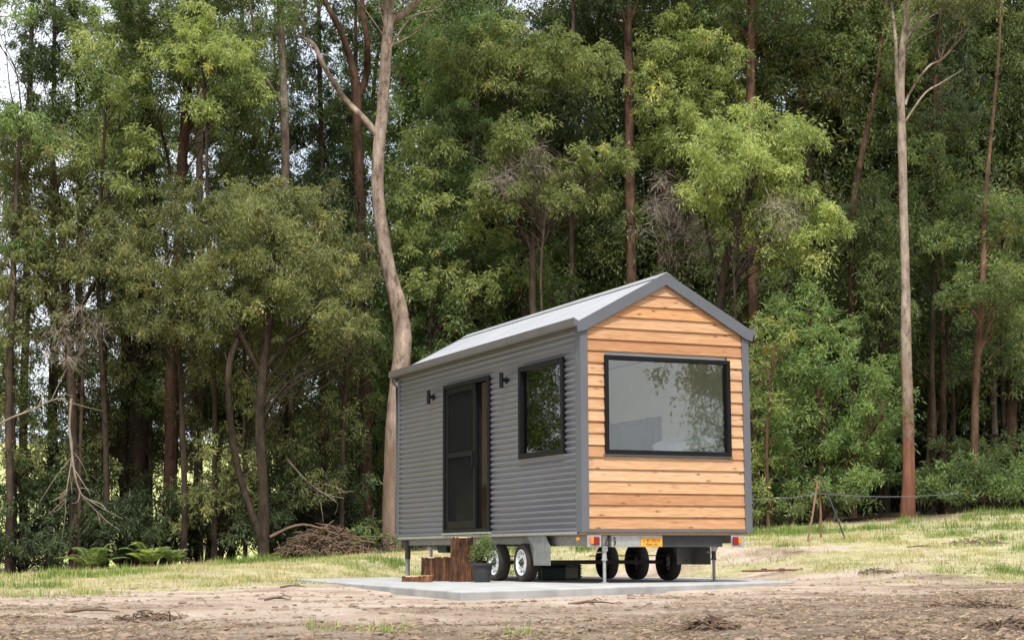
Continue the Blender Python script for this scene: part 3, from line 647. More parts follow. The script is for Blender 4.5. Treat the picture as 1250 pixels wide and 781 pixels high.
# jacks
def jack(x_, y_, body, legm, top=.60, strut=None):
    jb = MB(); jb.cyl((x_, y_, .30), (x_, y_, .50), .030, n=16); jb.cyl((x_, y_, .285), (x_, y_, .305), .038, n=16); jb.box(x_-.04, y_-.03, .48, x_+.04, y_+.03, top); jo = part(jb, 'jack_stand', body, smooth=False)
    lg = MB(); lg.cyl((x_, y_, .01), (x_, y_, .30), .021, n=16); lg.cyl((x_, y_, 0.001), (x_, y_, .012), .05, n=16); part(lg, 'jack_leg', legm, jo)
    cr = MB(); cr.cyl((x_, y_, .39), (x_-.11, y_-.01, .385), .008, n=8); cr.box(x_-.045, y_-.04, .40, x_+.03, y_-.028, .47); part(cr, 'crank', M['galv'], jo)
    if strut: st = MB(); st.bar(*strut, .03, .012); part(st, 'strut', M['chassis'], jo)
jack(.35, .12, M['galv'], M['galv'], strut=((.40, .1, .60), (.33, .1, .44)))
jack(2.165, .5, M['chassis'], M['galv_dull'], strut=((2.33, .48, .60), (2.2, .48, .44)))
# rear left jack: tall dark post with galvanised foot
jb = MB(); jb.cyl((.10, 6.55, .30), (.10, 6.55, .62), .045, n=16); jj = part(jb, 'jack_stand', M['chassis']); lg = MB(); lg.cyl((.10, 6.55, .01), (.10, 6.55, .30), .034, n=16); lg.cyl((.10, 6.55, .001), (.10, 6.55, .012), .07, n=16); part(lg, 'jack_leg', M['galv_dull'], jj)
jb = MB(); jb.cyl((2.2, 6.55, .30), (2.2, 6.55, .62), .045, n=16); jj = part(jb, 'jack_stand', M['chassis']); lg = MB(); lg.cyl((2.2, 6.55, .01), (2.2, 6.55, .30), .034, n=16); part(lg, 'jack_leg', M['galv_dull'], jj)
# drawbar, coupling and jockey stand at the far end
db = MB(); db.bar((.45, 6.6, .56), (1.2, 8.1, .50), .05, .09); db.bar((1.95, 6.6, .56), (1.2, 8.1, .50), .05, .09); db.box(1.13, 8.0, .45, 1.27, 8.35, .54); dbo = part(db, 'drawbar', M['galv_dull'], bevel=.004)
jk = MB(); jk.cyl((1.02, 7.9, .16), (1.02, 7.9, .70), .028, n=14); jk.box(.94, 7.86, .52, 1.10, 7.94, .62); jk.cyl((.98, 7.9, .12), (1.06, 7.9, .12), .10, n=20); jk.tube([(1.02, 7.9, .69), (1.02, 7.9, .73), (.90, 7.9, .74), (.90, 7.9, .79)], .010, 6); part(jk, 'jockey_wheel', M['galv'], dbo)
rb = MB(); rb.box(.9, 6.9, .40, 1.5, 7.3, .56, .02); part(rb, 'battery_box', M['tub'], dbo)
# things inside the house
bed = empty('bed', loc(1.2, 1.2, .66), TH, 'raised bed base inside the big gable window', 'bed')
q = MB(); q.box(-1.08, -1.08, 0, 1.08, .55, .70); part(q, 'bed_base', M['ply'], bed)
q = MB(); q.box(-1.06, -1.06, .705, 1.06, .53, .93, .05); part(q, 'mattress', M['linen'], bed, smooth=True)
def pillow(name, c, sx, sy, sz, rot, label):
    V = []; n = 22
    for i in range(n):
        for j in range(n):
            a, b_ = i/(n-1)*2-1, j/(n-1)*2-1
            e = max(0, (1-abs(a)**3.5)*(1-abs(b_)**3.5))**.5; pin = 1-.10*(a*a*b_*b_)
            V.append((a*sx/2*pin, b_*sy/2*pin, e*sz/2+.012*math.sin(7*a+3*b_)*e))
    m_ = len(V); V += [(x_, y_, -z_) for x_, y_, z_ in V]
    Fc = [(i*n+j, (i+1)*n+j, (i+1)*n+j+1, i*n+j+1) for i in range(n-1) for j in range(n-1)]; Fc += [tuple(k+m_ for k in f[::-1]) for f in Fc]
    o = mesh_np(name, V, Fc, M['linen'], smooth=True); o.location = loc(*c); o.rotation_euler = (rot[0], rot[1], TH+rot[2]); return tag(o, label, name)
pillow('pillow', (1.74, .36, 1.785), 1.0, .46, .19, (R(14), R(-9), .04), 'white pillow propped on the bed behind the gable window')
pillow('pillow', (1.15, 1.10, 1.66), .8, .5, .14, (0, R(-3), .1), 'white pillow lying flat on the bed behind the propped one')
# chair back with curved hoop seen by the lower left corner of the gable window
cr = empty('chair', loc(.95, 3.15, .66), TH, 'black hoop backed chair inside by the far wall window', 'chair')
q = MB(); q.tube([(.2*math.cos(a), -.15, 1.08+.36*math.sin(a)) for a in [math.pi*k/14 for k in range(15)]], .012, 8); q.tube([(-.2, -.15, 1.08), (-.18, -.1, .7)], .012); q.tube([(.2, -.15, 1.08), (.18, -.1, .7)], .012); part(q, 'backrest', M['black'], cr, smooth=True)
q = MB(); q.box(-.2, -.12, .68, .2, .25, .71, .01); part(q, 'seat', M['black'], cr)
for ax_, ay_ in ((-.18, -.1), (.18, -.1), (-.18, .22), (.18, .22)): q = MB(); q.cyl((ax_*1.1, ay_, 0), (ax_*.9, ay_, .68), .012, n=8); part(q, 'leg', M['black'], cr)
tb = empty('table', loc(.72, 4.05, .66), TH, 'small timber table on black hairpin legs inside the door', 'table')
q = MB(); q.box(-.3, -.45, .70, .3, .6, .745); part(q, 'tabletop', M['ply'], tb)
for ax_, ay_ in ((-.26, -.4), (.26, -.4), (-.26, .5), (.26, .5)):
    q = MB(); q.tube([(ax_-.07, ay_, .70), (ax_, ay_+.02, .0), (ax_+.07, ay_, .70)], .008, 6); q.tube([(ax_, ay_-.08, .70), (ax_, ay_+.02, .0)], .008, 6); part(q, 'leg', M['black'], tb)
# ------------------------------------------------------------------ things on the slab
def log_thing(name, base, r, h, seed, label, cat, group=None, n=34, split=None, top=True):
    rd = random.Random(seed); root = empty(name, base, 0, label, cat, group); bm = MB().bm; mb = MB(); bm = mb.bm; rings = []
    K = 9; ph = [rd.uniform(0, 6.28) for _ in range(6)]; fl = [rd.uniform(-.055, .05) for _ in range(60)]; n = 44
    for i in range(K):
        t = i/(K-1); ring = []
        for k in range(n):
            a = 2*math.pi*k/n; rr = r*(1+.05*math.sin(2*a+ph[0])+.035*math.sin(5*a+ph[1]+t)+.03*math.sin(9*a+ph[2])+fl[k])*(1+.10*(1-t)**3)
            ring.append(bm.verts.new((rr*math.cos(a), rr*math.sin(a), t*h+(rd.uniform(-.004, .004) if 0 < i < K-1 else 0))))
        rings.append(ring)
    for a, b_ in zip(rings, rings[1:]):
        for k in range(n): bm.faces.new((a[k], a[(k+1) % n], b_[(k+1) % n], b_[k]))
    bm.faces.new(rings[0][::-1]); mb.build('bark', M['stump_bark'], root)
    mt = MB(); c = mt.bm.verts.new((0, 0, h+.002)); rr = [mt.bm.verts.new((v.co.x*.97, v.co.y*.97, h+.001)) for v in []]
    mt.bm.verts.remove(c); mt.cyl((0, 0, h-.012), (0, 0, h+.004), r*1.0, n=n); mt.build('cut_face', M['cutwood'], root)
    return root
def cutwood():
    m, t, p = new_mat('cut_timber'); lk = t.links.new; g = N(t, 'ShaderNodeTexCoord'); wv = N(t, 'ShaderNodeTexWave', wave_type='RINGS', rings_direction='Z'); wv.inputs['Scale'].default_value = 14; wv.inputs['Distortion'].default_value = 3; wv.inputs['Detail'].default_value = 3
    lk(g.outputs['Object'], wv.inputs['Vector']); r = ramp(t, [(0, (.44, .25, .13)), (1, (.66, .46, .28))]); lk(wv.outputs['Fac'], r.inputs['Fac']); lk(r.outputs[0], p.inputs['Base Color']); p.inputs['Roughness'].default_value = .85; return m
M['cutwood'] = cutwood()
def onslab(u, v): 
    d = ray(u, v); t = -HC/d.z; p = Vector((0, 0, HC))+d*t; return Vector((p.x, p.y, .002))
pz = at(563, 709, 23.3); log_thing('log_step', (pz.x, 23.5, .002), .145, .60, 1, 'tall upright log round below the sliding door', 'log')
pz = at(541, 709, 24.1); log_thing('log_step', (at(541, 709, 24.0).x, 24.0, .002), .125, .335, 2, 'knee high split log leaning against the tall log', 'log')
pz = at(524, 709, 23.6); log_thing('log_step', (at(526, 709, 24.15).x, 24.15, .002), .12, .33, 3, 'dark squat log at the left end behind the flat rounds', 'log')
log_thing('log_slice', (at(502, 709, 23.6).x, 23.65, .002), .125, .075, 4, 'thin flat log slice lying leftmost on the slab', 'log slice')
log_thing('log_slice', (at(520, 709, 23.3).x, 23.25, .002), .09, .085, 5, 'small thick log slice in front of the squat log', 'log slice')
# pot plant
pp = at(588.5, 709, 22.9); pot = empty('potted_plant', (pp.x, 22.9, .002), 0, 'leafy young shrub in a round black plastic nursery pot', 'potted plant')
q = MB(); q.lathe([(.001, 0), (.105, 0), (.112, .02), (.138, .215), (.158, .218), (.160, .25), (.148, .252), (.146, .225), (.13, .21), (.001, .21)], 'Z', n=36); q.build('pot', M['pot'], pot, smooth=True)
q = MB(); q.lathe([(.001, .222), (.142, .215)], 'Z', n=24); q.build('soil', M['soil_pot'], pot)

# ------------------------------------------------------------------ leaves and trees
def leaf_quads(P, D, ln, wd, rng, tint):
    n = len(P); D = D/np.linalg.norm(D, axis=1, keepdims=True)
    r = rng.normal(size=(n, 3)); S = np.cross(D, r); S /= np.linalg.norm(S, axis=1, keepdims=True)+1e-9
    ln = ln[:, None]; wd = wd[:, None]; nrm = np.cross(D, S)
    mid = P+D*ln*.45+nrm*ln*.06
    V = np.stack([P, mid+S*wd/2, P+D*ln, mid-S*wd/2], 1).reshape(-1, 3)
    return V, np.arange(n*4).reshape(-1, 4), tint
def spray_points(C, rad, n_per, rng, droop, flat=.85, ntw=8):
    """leaves along little twigs radiating from each cluster centre"""
    K = len(C); tw = rng.normal(size=(K, ntw, 3)); tw[..., 2] = tw[..., 2]*flat+.25; tw /= np.linalg.norm(tw, axis=2, keepdims=True)
    idx = np.repeat(np.arange(K), n_per); ti = rng.integers(0, ntw, len(idx)); t = rng.random(len(idx))**.7
    d = tw[idx, ti]; rr = (rad if np.isscalar(rad) else rad[idx])
    rr = np.asarray(rr)
    if rr.ndim: rr = rr[:, None]
    P = C[idx]+d*(t[:, None]*rr)+rng.normal(size=(len(idx), 3))*rr*.2
    P[:, 2] -= droop*(t**2)*(rr[:, 0] if rr.ndim else rr)
    D = d*.8+rng.normal(size=(len(idx), 3))*.55; D[:, 2] -= droop*.9
    return P, D, idx
def crown_arrays(blobs, rng, ls=.125, lw=.030, lai=3.4, droop=.95, pad=.31, flat=.9):
    """blobs: (cx, cy, cz, rx, ry, rz). Returns V, F, tint, pad centres"""
    VV = []; FF = []; TT = []; off = 0; pads = []
    la = ls*lw*.5; lai = lai*1.45
    for (cx, cy, cz, rx, ry, rz) in blobs:
        rx, ry, rz = rx*1.12, ry*1.12, rz*1.15
        area = math.pi*rx*rz; n = int(lai*area/la/1.15); npd = max(6, int(10+9*(rx*rz)**.5*2.2))
        d = rng.normal(size=(npd, 3)); d /= np.linalg.norm(d, axis=1, keepdims=True)
        rad = (.30+.85*rng.random(npd)**.6)[:, None]; pc = np.array([cx, cy, cz])+d*rad*np.array([rx, ry, rz])
        keep = d[:, 2]*rad[:, 0] > -.75; pc = pc[keep]; npd = len(pc); pr = pad*(rx*rz)**.5*rng.uniform(.35, 1.35, npd)
        pads += [(p, r_) for p, r_ in zip(pc, pr)]
        nc = 7; q_ = rng.normal(size=(npd, nc, 3)); q_ /= np.linalg.norm(q_, axis=2, keepdims=True); q_ *= rng.random((npd, nc, 1))**.45; q_[..., 2] *= flat
        C = (pc[:, None]+q_*pr[:, None, None]).reshape(-1, 3); cr_ = np.repeat(pr, nc)*.78*rng.uniform(.5, 1.5, npd*nc)
        npc = max(3, n//len(C)); P, D, idx = spray_points(C, cr_, npc, rng, droop)
        pt = np.repeat(rng.normal(.42, .17, npd), nc)+rng.normal(0, .06, npd*nc); tn = np.clip(pt[idx]+rng.normal(0, .13, len(idx)), 0, 1)
        l = ls*rng.uniform(.6, 1.3, len(P)); V, F_, T = leaf_quads(P, D, l, lw*rng.uniform(.7, 1.2, len(P)), rng, tn)
        VV.append(V); FF.append(F_+off); TT.append(T); off += len(V)
    return np.concatenate(VV), np.concatenate(FF), np.concatenate(TT), pads
def tube_np(pts, rad, n=8, rng=None, rough=0):
    pts = np.array(pts, float); m = len(pts); d = np.gradient(pts, axis=0); d /= np.linalg.norm(d, axis=1, keepdims=True)+1e-9
    ref = np.array([.13, 1, .07]); a = np.cross(d, ref); a /= np.linalg.norm(a, axis=1, keepdims=True)+1e-9; b_ = np.cross(d, a)
    an = 2*np.pi*np.arange(n)/n; r = np.asarray(rad, float)[:, None]*np.ones((1, n))
    if rough and rng is not None: r = r*(1+rng.normal(0, rough, (m, n))*.6+rough*np.sin(3*an+rng.uniform(0, 6))[None])
    V = pts[:, None]+r[..., None]*(np.cos(an)[None, :, None]*a[:, None]+np.sin(an)[None, :, None]*b_[:, None])
    i = np.arange(m-1)[:, None]*n; k = np.arange(n)[None]; k2 = (k+1) % n
    F_ = np.stack([i+k, i+k2, i+n+k2, i+n+k], -1).reshape(-1, 4)
    return V.reshape(-1, 3), F_
def smooth_path(pts, rad, sub=5):
    pts = np.array(pts, float); rad = np.array(rad, float); n = len(pts)
    if n < 3: return pts, rad
    out = []; ro = []
    for i in range(n-1):
        p0, p1, p2, p3 = pts[max(i-1, 0)], pts[i], pts[i+1], pts[min(i+2, n-1)]
        for k in range(sub):
            t = k/sub; out.append(.5*((2*p1)+(-p0+p2)*t+(2*p0-5*p1+4*p2-p3)*t*t+(-p0+3*p1-3*p2+p3)*t**3)); ro.append(rad[i]*(1-t)+rad[i+1]*t)
    out.append(pts[-1]); ro.append(rad[-1]); return np.array(out), np.array(ro)
class Wood:
    def __init__(s): s.V = []; s.F = []; s.n = 0
    def add(s, pts, rad, n=8, rng=None, rough=0, sub=5):
        p, r = smooth_path(pts, rad, sub); V, F_ = tube_np(p, r, n, rng, rough); s.V.append(V); s.F.append(F_+s.n); s.n += len(V); return p
    def build(s, name, m, parent): return mesh_np(name, np.concatenate(s.V), np.concatenate(s.F), m, parent, smooth=True)
def limbs_to_pads(wd, axis_pts, axis_rad, pads, rng, frac=.8, r0=.03):
    A = np.array(axis_pts); AR = np.array(axis_rad)
    for (c, r_) in pads:
        if rng.random() > frac: continue
        hd = np.hypot(A[:, 0]-c[0], A[:, 1]-c[1]); want = c[2]-.75*hd-.3
        cost = np.abs(A[:, 2]-want)+.15*hd; i = int(np.argmin(cost)); s = A[i]
        if s[2] > c[2]+.3: continue
        m1 = s*.55+c*.45+np.array([rng.normal(0, .12), rng.normal(0, .12), .12*np.linalg.norm(c-s)*rng.uniform(-.4, 1)])
        ra = min(r0*(.4+.2*np.linalg.norm(c-s)), AR[i]*.6); L_ = np.linalg.norm(c-s); m0 = s*.8+c*.2+np.array([0, 0, .10*L_])+rng.normal(0, .05*L_, 3); m2 = s*.2+c*.8+rng.normal(0, .07*L_, 3); wd.add([s, m0, m1, m2, c], [ra, ra*.8, ra*.55, ra*.35, .004], 5, rng, 0, 3)
def make_tree(name, label, cat, base, path, blobs, lmat, bmat, seed, extra=(), group=None, limb_r=.020, frac=.26, crown=None, **kw):
    """path: [(x,y,z,r)] local; blobs local; one tree = trunk + crown"""
    rng = np.random.default_rng(seed); root = empty(name, base, 0, label, cat, group)
    wd = Wood(); path = np.array(path, float); p = wd.add(path[:, :3], path[:, 3], 12, rng, .05); _, pr = smooth_path(path[:, :3], path[:, 3])
    ax, ar = list(p), list(pr)
    for e in extra:
        e = np.array(e, float); q_ = wd.add(e[:, :3], e[:, 3], 8, rng, .04); _, qr = smooth_path(e[:, :3], e[:, 3]); ax += list(q_); ar += list(qr)
    if len(blobs):
        V, F_, T, pads = crown_arrays(blobs, rng, **kw); mesh_np('crown', V, F_, lmat, root, tint=T)
        limbs_to_pads(wd, ax, ar, pads, rng, frac, limb_r)
    wd.build('trunk', bmat, root)
    return root
def copy_tree(o, parent=None):
    c = o.copy(); COL.objects.link(c); c.parent = parent
    for ch in o.children: copy_tree(ch, c)
    return c
def ptree(name, label, cat, Y, base_u, path, blobs, lmat, bmat, seed, extra=(), dY=0, **kw):
    """a tree described by where the photograph shows it, standing at its own real distance Y"""
    bp = at(base_u, 660, Y); bz = tz(bp.x, Y)-.06; base = Vector((bp.x, Y, bz)); k = Y/F_PX; rg = random.Random(seed)
    pl = [(0, 0, 0, path[0][2]*k*.5*1.25)]
    yo = 0
    for (u, v, w_) in path:
        q_ = at(u, v, Y)-base
        if q_.z < .25: continue
        yo += rg.uniform(-.12, .12); pl.append((q_.x, yo, q_.z, w_*k*.5))
    while len(pl) < 3: pl.append((.03*len(pl), .02, pl[-1][2]+.3, pl[-1][3]*.8))
    ex = []
    for e in extra:
        pts = []; s0 = None
        for i, (u, v, w_) in enumerate(e):
            q_ = at(u, v, Y)-base; dy = (i/len(e))*rg.uniform(-1.5, 1.5)
            if i == 0: j = min(range(len(pl)), key=lambda j: abs(pl[j][2]-q_.z)); dy = pl[j][1]; d0 = dy
            else: dy = d0+i*rg.uniform(-.3, .3)
            pts.append((q_.x, dy, q_.z, w_*k*.5))
        ex.append(pts)
    bl = []
    for bb in blobs:
        u, v, ru, rv = bb[:4]; dy = bb[4] if len(bb) > 4 else rg.uniform(-.8, .8); q_ = at(u, v, Y)-base
        bl.append((q_.x, dy, q_.z, ru*k, (ru+rv)/2*k*1.05, rv*k))
    return make_tree(name, label, cat, base, pl, bl, lmat, bmat, seed, ex, **kw)
# foliage of the pot plant, same leaf builder, small
rngp = np.random.default_rng(77); wdp = Wood(); Cs = []
for k in range(11):
    a = rngp.uniform(0, 6.28); h_ = rngp.uniform(.34, .62); r_ = rngp.uniform(.05, .2); e = np.array([r_*math.cos(a), r_*math.sin(a), h_]); wdp.add([(0, 0, .2), e*.5+np.array([0, 0, .12]), e], [.006, .004, .002], 5); Cs += [e, e*.8+np.array([0, 0, .08])]
wdp.build('stem', M['bark_brown'], pot)
P, D, idx = spray_points(np.array(Cs), .085, 42, rngp, .2); V, F_, T = leaf_quads(P, D, np.full(len(P), .045), np.full(len(P), .017), rngp, rngp.random(len(P)))
mesh_np('foliage', V, F_, LF['fresh'], pot, tint=T)
# things under the house
tubp = loc(1.29, 3.4, .002); tub = empty('storage_tub', tubp, TH+.9, 'dark green plastic tub lying under the house behind the mudguard', 'storage tub')
q = MB(); q.box(-.42, -.18, 0, .42, .18, .19, .02); q.build('body', M['tub'], tub); q = MB(); q.box(-.44, -.20, .192, .44, .20, .215, .006); q.build('lid', M['tub'], tub)
tubp = loc(1.35, 2.3, .002); tub2 = empty('plastic_crate', loc(1.52, 3.9, .002), TH+.5, 'black ribbed plastic crate under the house beside the wheels', 'crate')
q = MB(); q.box(-.28, -.2, 0, .28, .2, .22, .015)
for i in range(5): q.box(-.29, -.21, .03+i*.04, .29, .21, .045+i*.04)
q.build('body', M['blkbox'], tub2)
# rusty reinforcing bars beside the slab's right end
rb = empty('steel_bars', (gp(958, 699).x, gp(958, 699).y, gp(958, 699).z), .1, 'rusty reinforcing bars stacked on soil beyond the slab corner', 'steel bars')
for i in range(4):
    q = MB(); q.tube([(-.45-.05*i, i*.10, .03), (0, i*.11, .045), (.48, i*.09+.02, .05)], .014, 6); q.build('bar', M['rust'], rb)
for i in range(3):
    q = MB(); q.tube([(-.3+i*.28, -.05, .062), (-.26+i*.28, .40, .062)], .010, 6); q.build('tie_bar', M['rust'], rb)
# fence: three stakes tied at the top and a barbed wire
fY = 33.0
def stake(u0, v0, u1, v1, Ya, Yb, r_, m_, label):
    a = at(u0, v0, Ya); b_ = at(u1, v1, Yb); b_.z = tz(b_.x, b_.y)-.12; root = MB(); root.tube([tuple(b_), tuple((a+b_)/2+Vector((.01, 0, 0))), tuple(a)], r_, 7)
    return root.build('fence_stake', m_, label=label, cat='fence stake', group='stakes propped together at the fence')
stake(998, 588, 984, 662, 30.6, 30.2, .018, M['oldwood'], 'brown wooden stake leaning right, leftmost of the three')
stake(1000, 586, 1002, 660, 30.8, 30.8, .020, M['oldwood'], 'upright wooden stake in the middle of the three')
stake(1002, 583, 1035, 660, 30.9, 30.3, .015, M['blkbox'], 'black star picket leaning left, rightmost of the three stakes')
wr = empty('wire_fence', at(1000, 603, 31.2), 0, 'sagging barbed fence wire running from stakes past the red trunk', 'wire fence')
for dv, uo in ((0, 0),):
    q = MB(); pts = []
    for u_ in range(880, 1171, 10):
        v_ = 609-(u_-915)*.085+6*math.sin(math.pi*(u_-915)/85)*.4 if u_ < 1000 else 602+4*math.sin(math.pi*(u_-1000)/170)
        pts.append(at(u_, v_, 31.2+max(0, (u_-1000))*.012)-Vector(wr.location))
    q.tube(pts, .0045, 5)
    for p_ in pts[::1]:
        for k in range(3):
            c = p_+Vector((.05*k, 0, 0)); q.bar(c+Vector((-.012, 0, -.02)), c+Vector((.012, 0, .02)), .004, .004)
    q.build('wire', M['wire'], wr)

# ---- named trees -------------------------------------------------------------
B = M
ptree('eucalyptus_tree', 'tall pinkish smooth gum with crooked leaning trunk behind the house', 'tree', 36.5, 478,
      [(478, 600, 21), (481, 530, 21), (487, 465, 22), (491, 412, 23), (486, 372, 20.5), (475, 332, 17.5), (466, 282, 16), (461, 235, 15.5), (462, 190, 15.5), (467, 130, 14.5), (471, 70, 14), (474, 20, 13), (474, -40, 13), (478, -150, 9), (470, -240, 5)],
      [(430, -70, 70, 40), (520, -110, 80, 45), (590, -75, 50, 35), (350, 5, 34, 22), (470, -180, 80, 50), (385, -40, 50, 30)], LF['mid'], B['bark_main'], 101,
      extra=[[(461, 166, 9), (445, 146, 8), (418, 116, 7), (400, 92, 6), (384, 60, 5), (352, 28, 3)], [(472, 24, 11), (492, 12, 9.5), (520, -8, 8), (570, -60, 5)], [(474, -30, 9), (440, -70, 6), (420, -90, 3)]], lai=2.4)
ptree('eucalyptus_tree', 'straight slim gum with orange red lower bark right of the stakes', 'tree', 36.2, 1108,
      [(1108, 580, 15.5), (1107, 500, 14), (1104, 420, 13), (1104, 340, 11), (1102, 260, 10.5), (1100, 180, 11), (1099, 120, 9), (1101, 60, 8), (1105, 10, 7), (1104, -60, 6), (1100, -150, 4)],
      [(1150, -30, 70, 40), (1060, -60, 60, 40), (1110, -130, 70, 45), (1170, 15, 40, 18), (1130, 8, 20, 12)], LF['olive'], B['bark_red'], 102,
      extra=[[(1104, 130, 4), (1112, 112, 3), (1128, 88, 2.6), (1160, 62, 2.2), (1186, 30, 1.6)], [(1100, 160, 5), (1092, 115, 4.5), (1087, 60, 4), (1090, 0, 3.5)], [(1104, 150, 3), (1124, 120, 2.4), (1150, 100, 2), (1180, 80, 1.4)]], lai=2.0)
ptree('eucalyptus_tree', 'pale grey upright trunk above the olive foliage left of the crooked gum', 'tree', 38.5, 349,
      [(349, 600, 15), (350, 520, 15), (350, 430, 14), (349, 340, 12), (348, 250, 11), (347, 150, 10.5), (344, 70, 9), (341, 0, 8), (340, -120, 5)],
      [(330, -40, 60, 30), (390, -70, 50, 30), (290, 0, 34, 20)], LF['mid'], B['bark_pale'], 103, extra=[[(345, 130, 4), (330, 105, 4), (318, 80, 3.5), (312, 20, 3), (306, -20, 2)]], lai=2.2)
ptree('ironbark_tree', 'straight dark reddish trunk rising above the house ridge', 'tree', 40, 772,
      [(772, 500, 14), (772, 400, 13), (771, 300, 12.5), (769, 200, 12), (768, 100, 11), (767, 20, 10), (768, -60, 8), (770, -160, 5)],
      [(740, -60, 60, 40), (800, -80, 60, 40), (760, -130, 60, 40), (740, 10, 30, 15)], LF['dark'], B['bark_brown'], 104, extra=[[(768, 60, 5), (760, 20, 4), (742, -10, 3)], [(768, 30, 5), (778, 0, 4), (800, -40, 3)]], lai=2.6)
ptree('ironbark_tree', 'dark brown trunk standing beside the right gutter end', 'tree', 40, 920,
      [(920, 560, 13), (921, 480, 13), (921, 400, 12.5), (920, 300, 12), (919, 200, 12), (918, 110, 11), (919, 30, 10), (921, -60, 8), (923, -150, 5)],
      [(900, -60, 60, 40), (960, -80, 60, 40), (880, 0, 40, 25), (960, 10, 44, 28)], LF['mid'], B['bark_brown'], 105, lai=2.6)
ptree('eucalyptus_tree', 'brown slightly leaning trunk rising through the upper left foliage', 'tree', 37.5, 206,
      [(207, 600, 17), (208, 530, 17), (210, 450, 16), (213, 370, 15), (217, 290, 14), (220, 220, 13), (224, 150, 12), (228, 80, 10), (230, 20, 8), (232, -60, 6)],
      [(235, 25, 75, 45), (200, 70, 60, 40), (275, 80, 55, 45), (165, 30, 60, 40), (250, -40, 80, 40), (300, 130, 44, 36)], LF['mid'], B['bark_brown'], 106, extra=[[(216, 290, 5), (205, 240, 5), (200, 190, 4), (190, 140, 3)], [(222, 170, 5), (240, 130, 4), (262, 100, 3)]], lai=2.8)
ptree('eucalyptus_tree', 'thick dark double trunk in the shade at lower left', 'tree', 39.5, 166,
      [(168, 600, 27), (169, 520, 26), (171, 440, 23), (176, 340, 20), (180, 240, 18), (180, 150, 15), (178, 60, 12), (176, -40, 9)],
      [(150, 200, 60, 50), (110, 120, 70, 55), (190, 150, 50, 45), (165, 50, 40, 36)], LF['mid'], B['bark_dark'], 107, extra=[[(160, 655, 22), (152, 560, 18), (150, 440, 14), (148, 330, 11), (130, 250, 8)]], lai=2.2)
ptree('eucalyptus_tree', 'dark forked trunk just left of the crooked pink gum', 'tree', 40.5, 447,
      [(447, 600, 15), (447, 520, 15), (446, 430, 14), (443, 340, 14), (440, 260, 13), (437, 180, 13), (436, 115, 12), (430, 80, 9), (416, 40, 8), (396, 0, 6), (380, -60, 4)],
      [(400, -60, 50, 30), (470, -90, 60, 35), (420, 120, 26, 20), (395, 190, 34, 34), (400, 260, 36, 40)], LF['dark'], B['bark_brown'], 108, extra=[[(436, 125, 9), (446, 95, 9), (450, 60, 8), (444, 20, 7), (440, -40, 5)]], lai=2.6)
ptree('eucalyptus_tree', 'slender pale sapling trunk right of the crooked gum', 'tree', 40, 572,
      [(572, 560, 8), (571, 450, 8), (571, 330, 7.5), (573, 250, 7), (578, 180, 6), (586, 110, 5), (598, 60, 4)],
      [(560, 170, 40, 34), (590, 110, 44, 36), (545, 110, 40, 40), (600, 50, 50, 34), (550, 40, 40, 34), (550, 235, 40, 28)], LF['fresh'], B['bark_pale'], 109, extra=[[(572, 262, 4), (590, 235, 3), (612, 212, 2)]], lai=2.6)
ptree('wattle_tree', 'bright green wattle crown high above the house roof', 'tree', 39, 640,
      [(640, 560, 11), (641, 450, 11), (638, 340, 10), (630, 250, 9), (622, 180, 8), (628, 120, 6), (640, 80, 4)],
      [(640, 62, 44, 26), (690, 72, 44, 26), (730, 92, 30, 24), (606, 88, 34, 24), (660, 100, 50, 20), (620, 40, 40, 22), (560, 70, 34, 24)], LF['light'], B['bark_dark'], 110, lai=3.4, extra=[[(630, 240, 5), (665, 170, 4), (700, 110, 3)]])
ptree('wattle_tree', 'pale yellow green wattle spreading below the highest bright crown', 'tree', 37.5, 655,
      [(655, 560, 9), (654, 450, 9), (650, 350, 8.5), (652, 280, 7), (660, 220, 5)],
      [(625, 205, 40, 28), (680, 205, 40, 22), (735, 195, 32, 22), (605, 232, 30, 24), (660, 245, 40, 20), (710, 235, 36, 18), (640, 165, 34, 24), (760, 200, 14, 14)], LF['light'], B['bark_dark'], 111, lai=3.2, extra=[[(652, 300, 4), (690, 255, 3.5), (735, 212, 3)], [(652, 310, 4), (625, 260, 3.5), (610, 235, 2.5)]])
ptree('wattle_tree', 'light green bushy crown between the two dark trunks', 'tree', 40.5, 808,
      [(808, 560, 10), (810, 450, 10), (806, 340, 9), (812, 260, 8), (826, 180, 7), (836, 110, 5)],
      [(840, 30, 46, 28), (815, 75, 40, 30), (865, 70, 44, 32), (800, 120, 30, 28), (845, 120, 46, 26), (880, 110, 34, 28), (820, 170, 40, 30)], LF['light'], B['bark_dark'], 112, lai=3.2, extra=[[(808, 330, 5), (800, 260, 4), (795, 200, 3)]], objv=None) if False else ptree('wattle_tree', 'light green bushy crown between the two dark trunks', 'tree', 40.5, 808,
      [(808, 560, 10), (810, 450, 10), (806, 340, 9), (812, 260, 8), (826, 180, 7), (836, 110, 5)],
      [(840, 30, 46, 28), (815, 75, 40, 30), (865, 70, 44, 32), (800, 120, 30, 28), (845, 120, 46, 26), (880, 110, 34, 28), (820, 170, 40, 30)], LF['light'], B['bark_dark'], 112, lai=3.2, extra=[[(808, 330, 5), (800, 260, 4), (795, 200, 3)]])
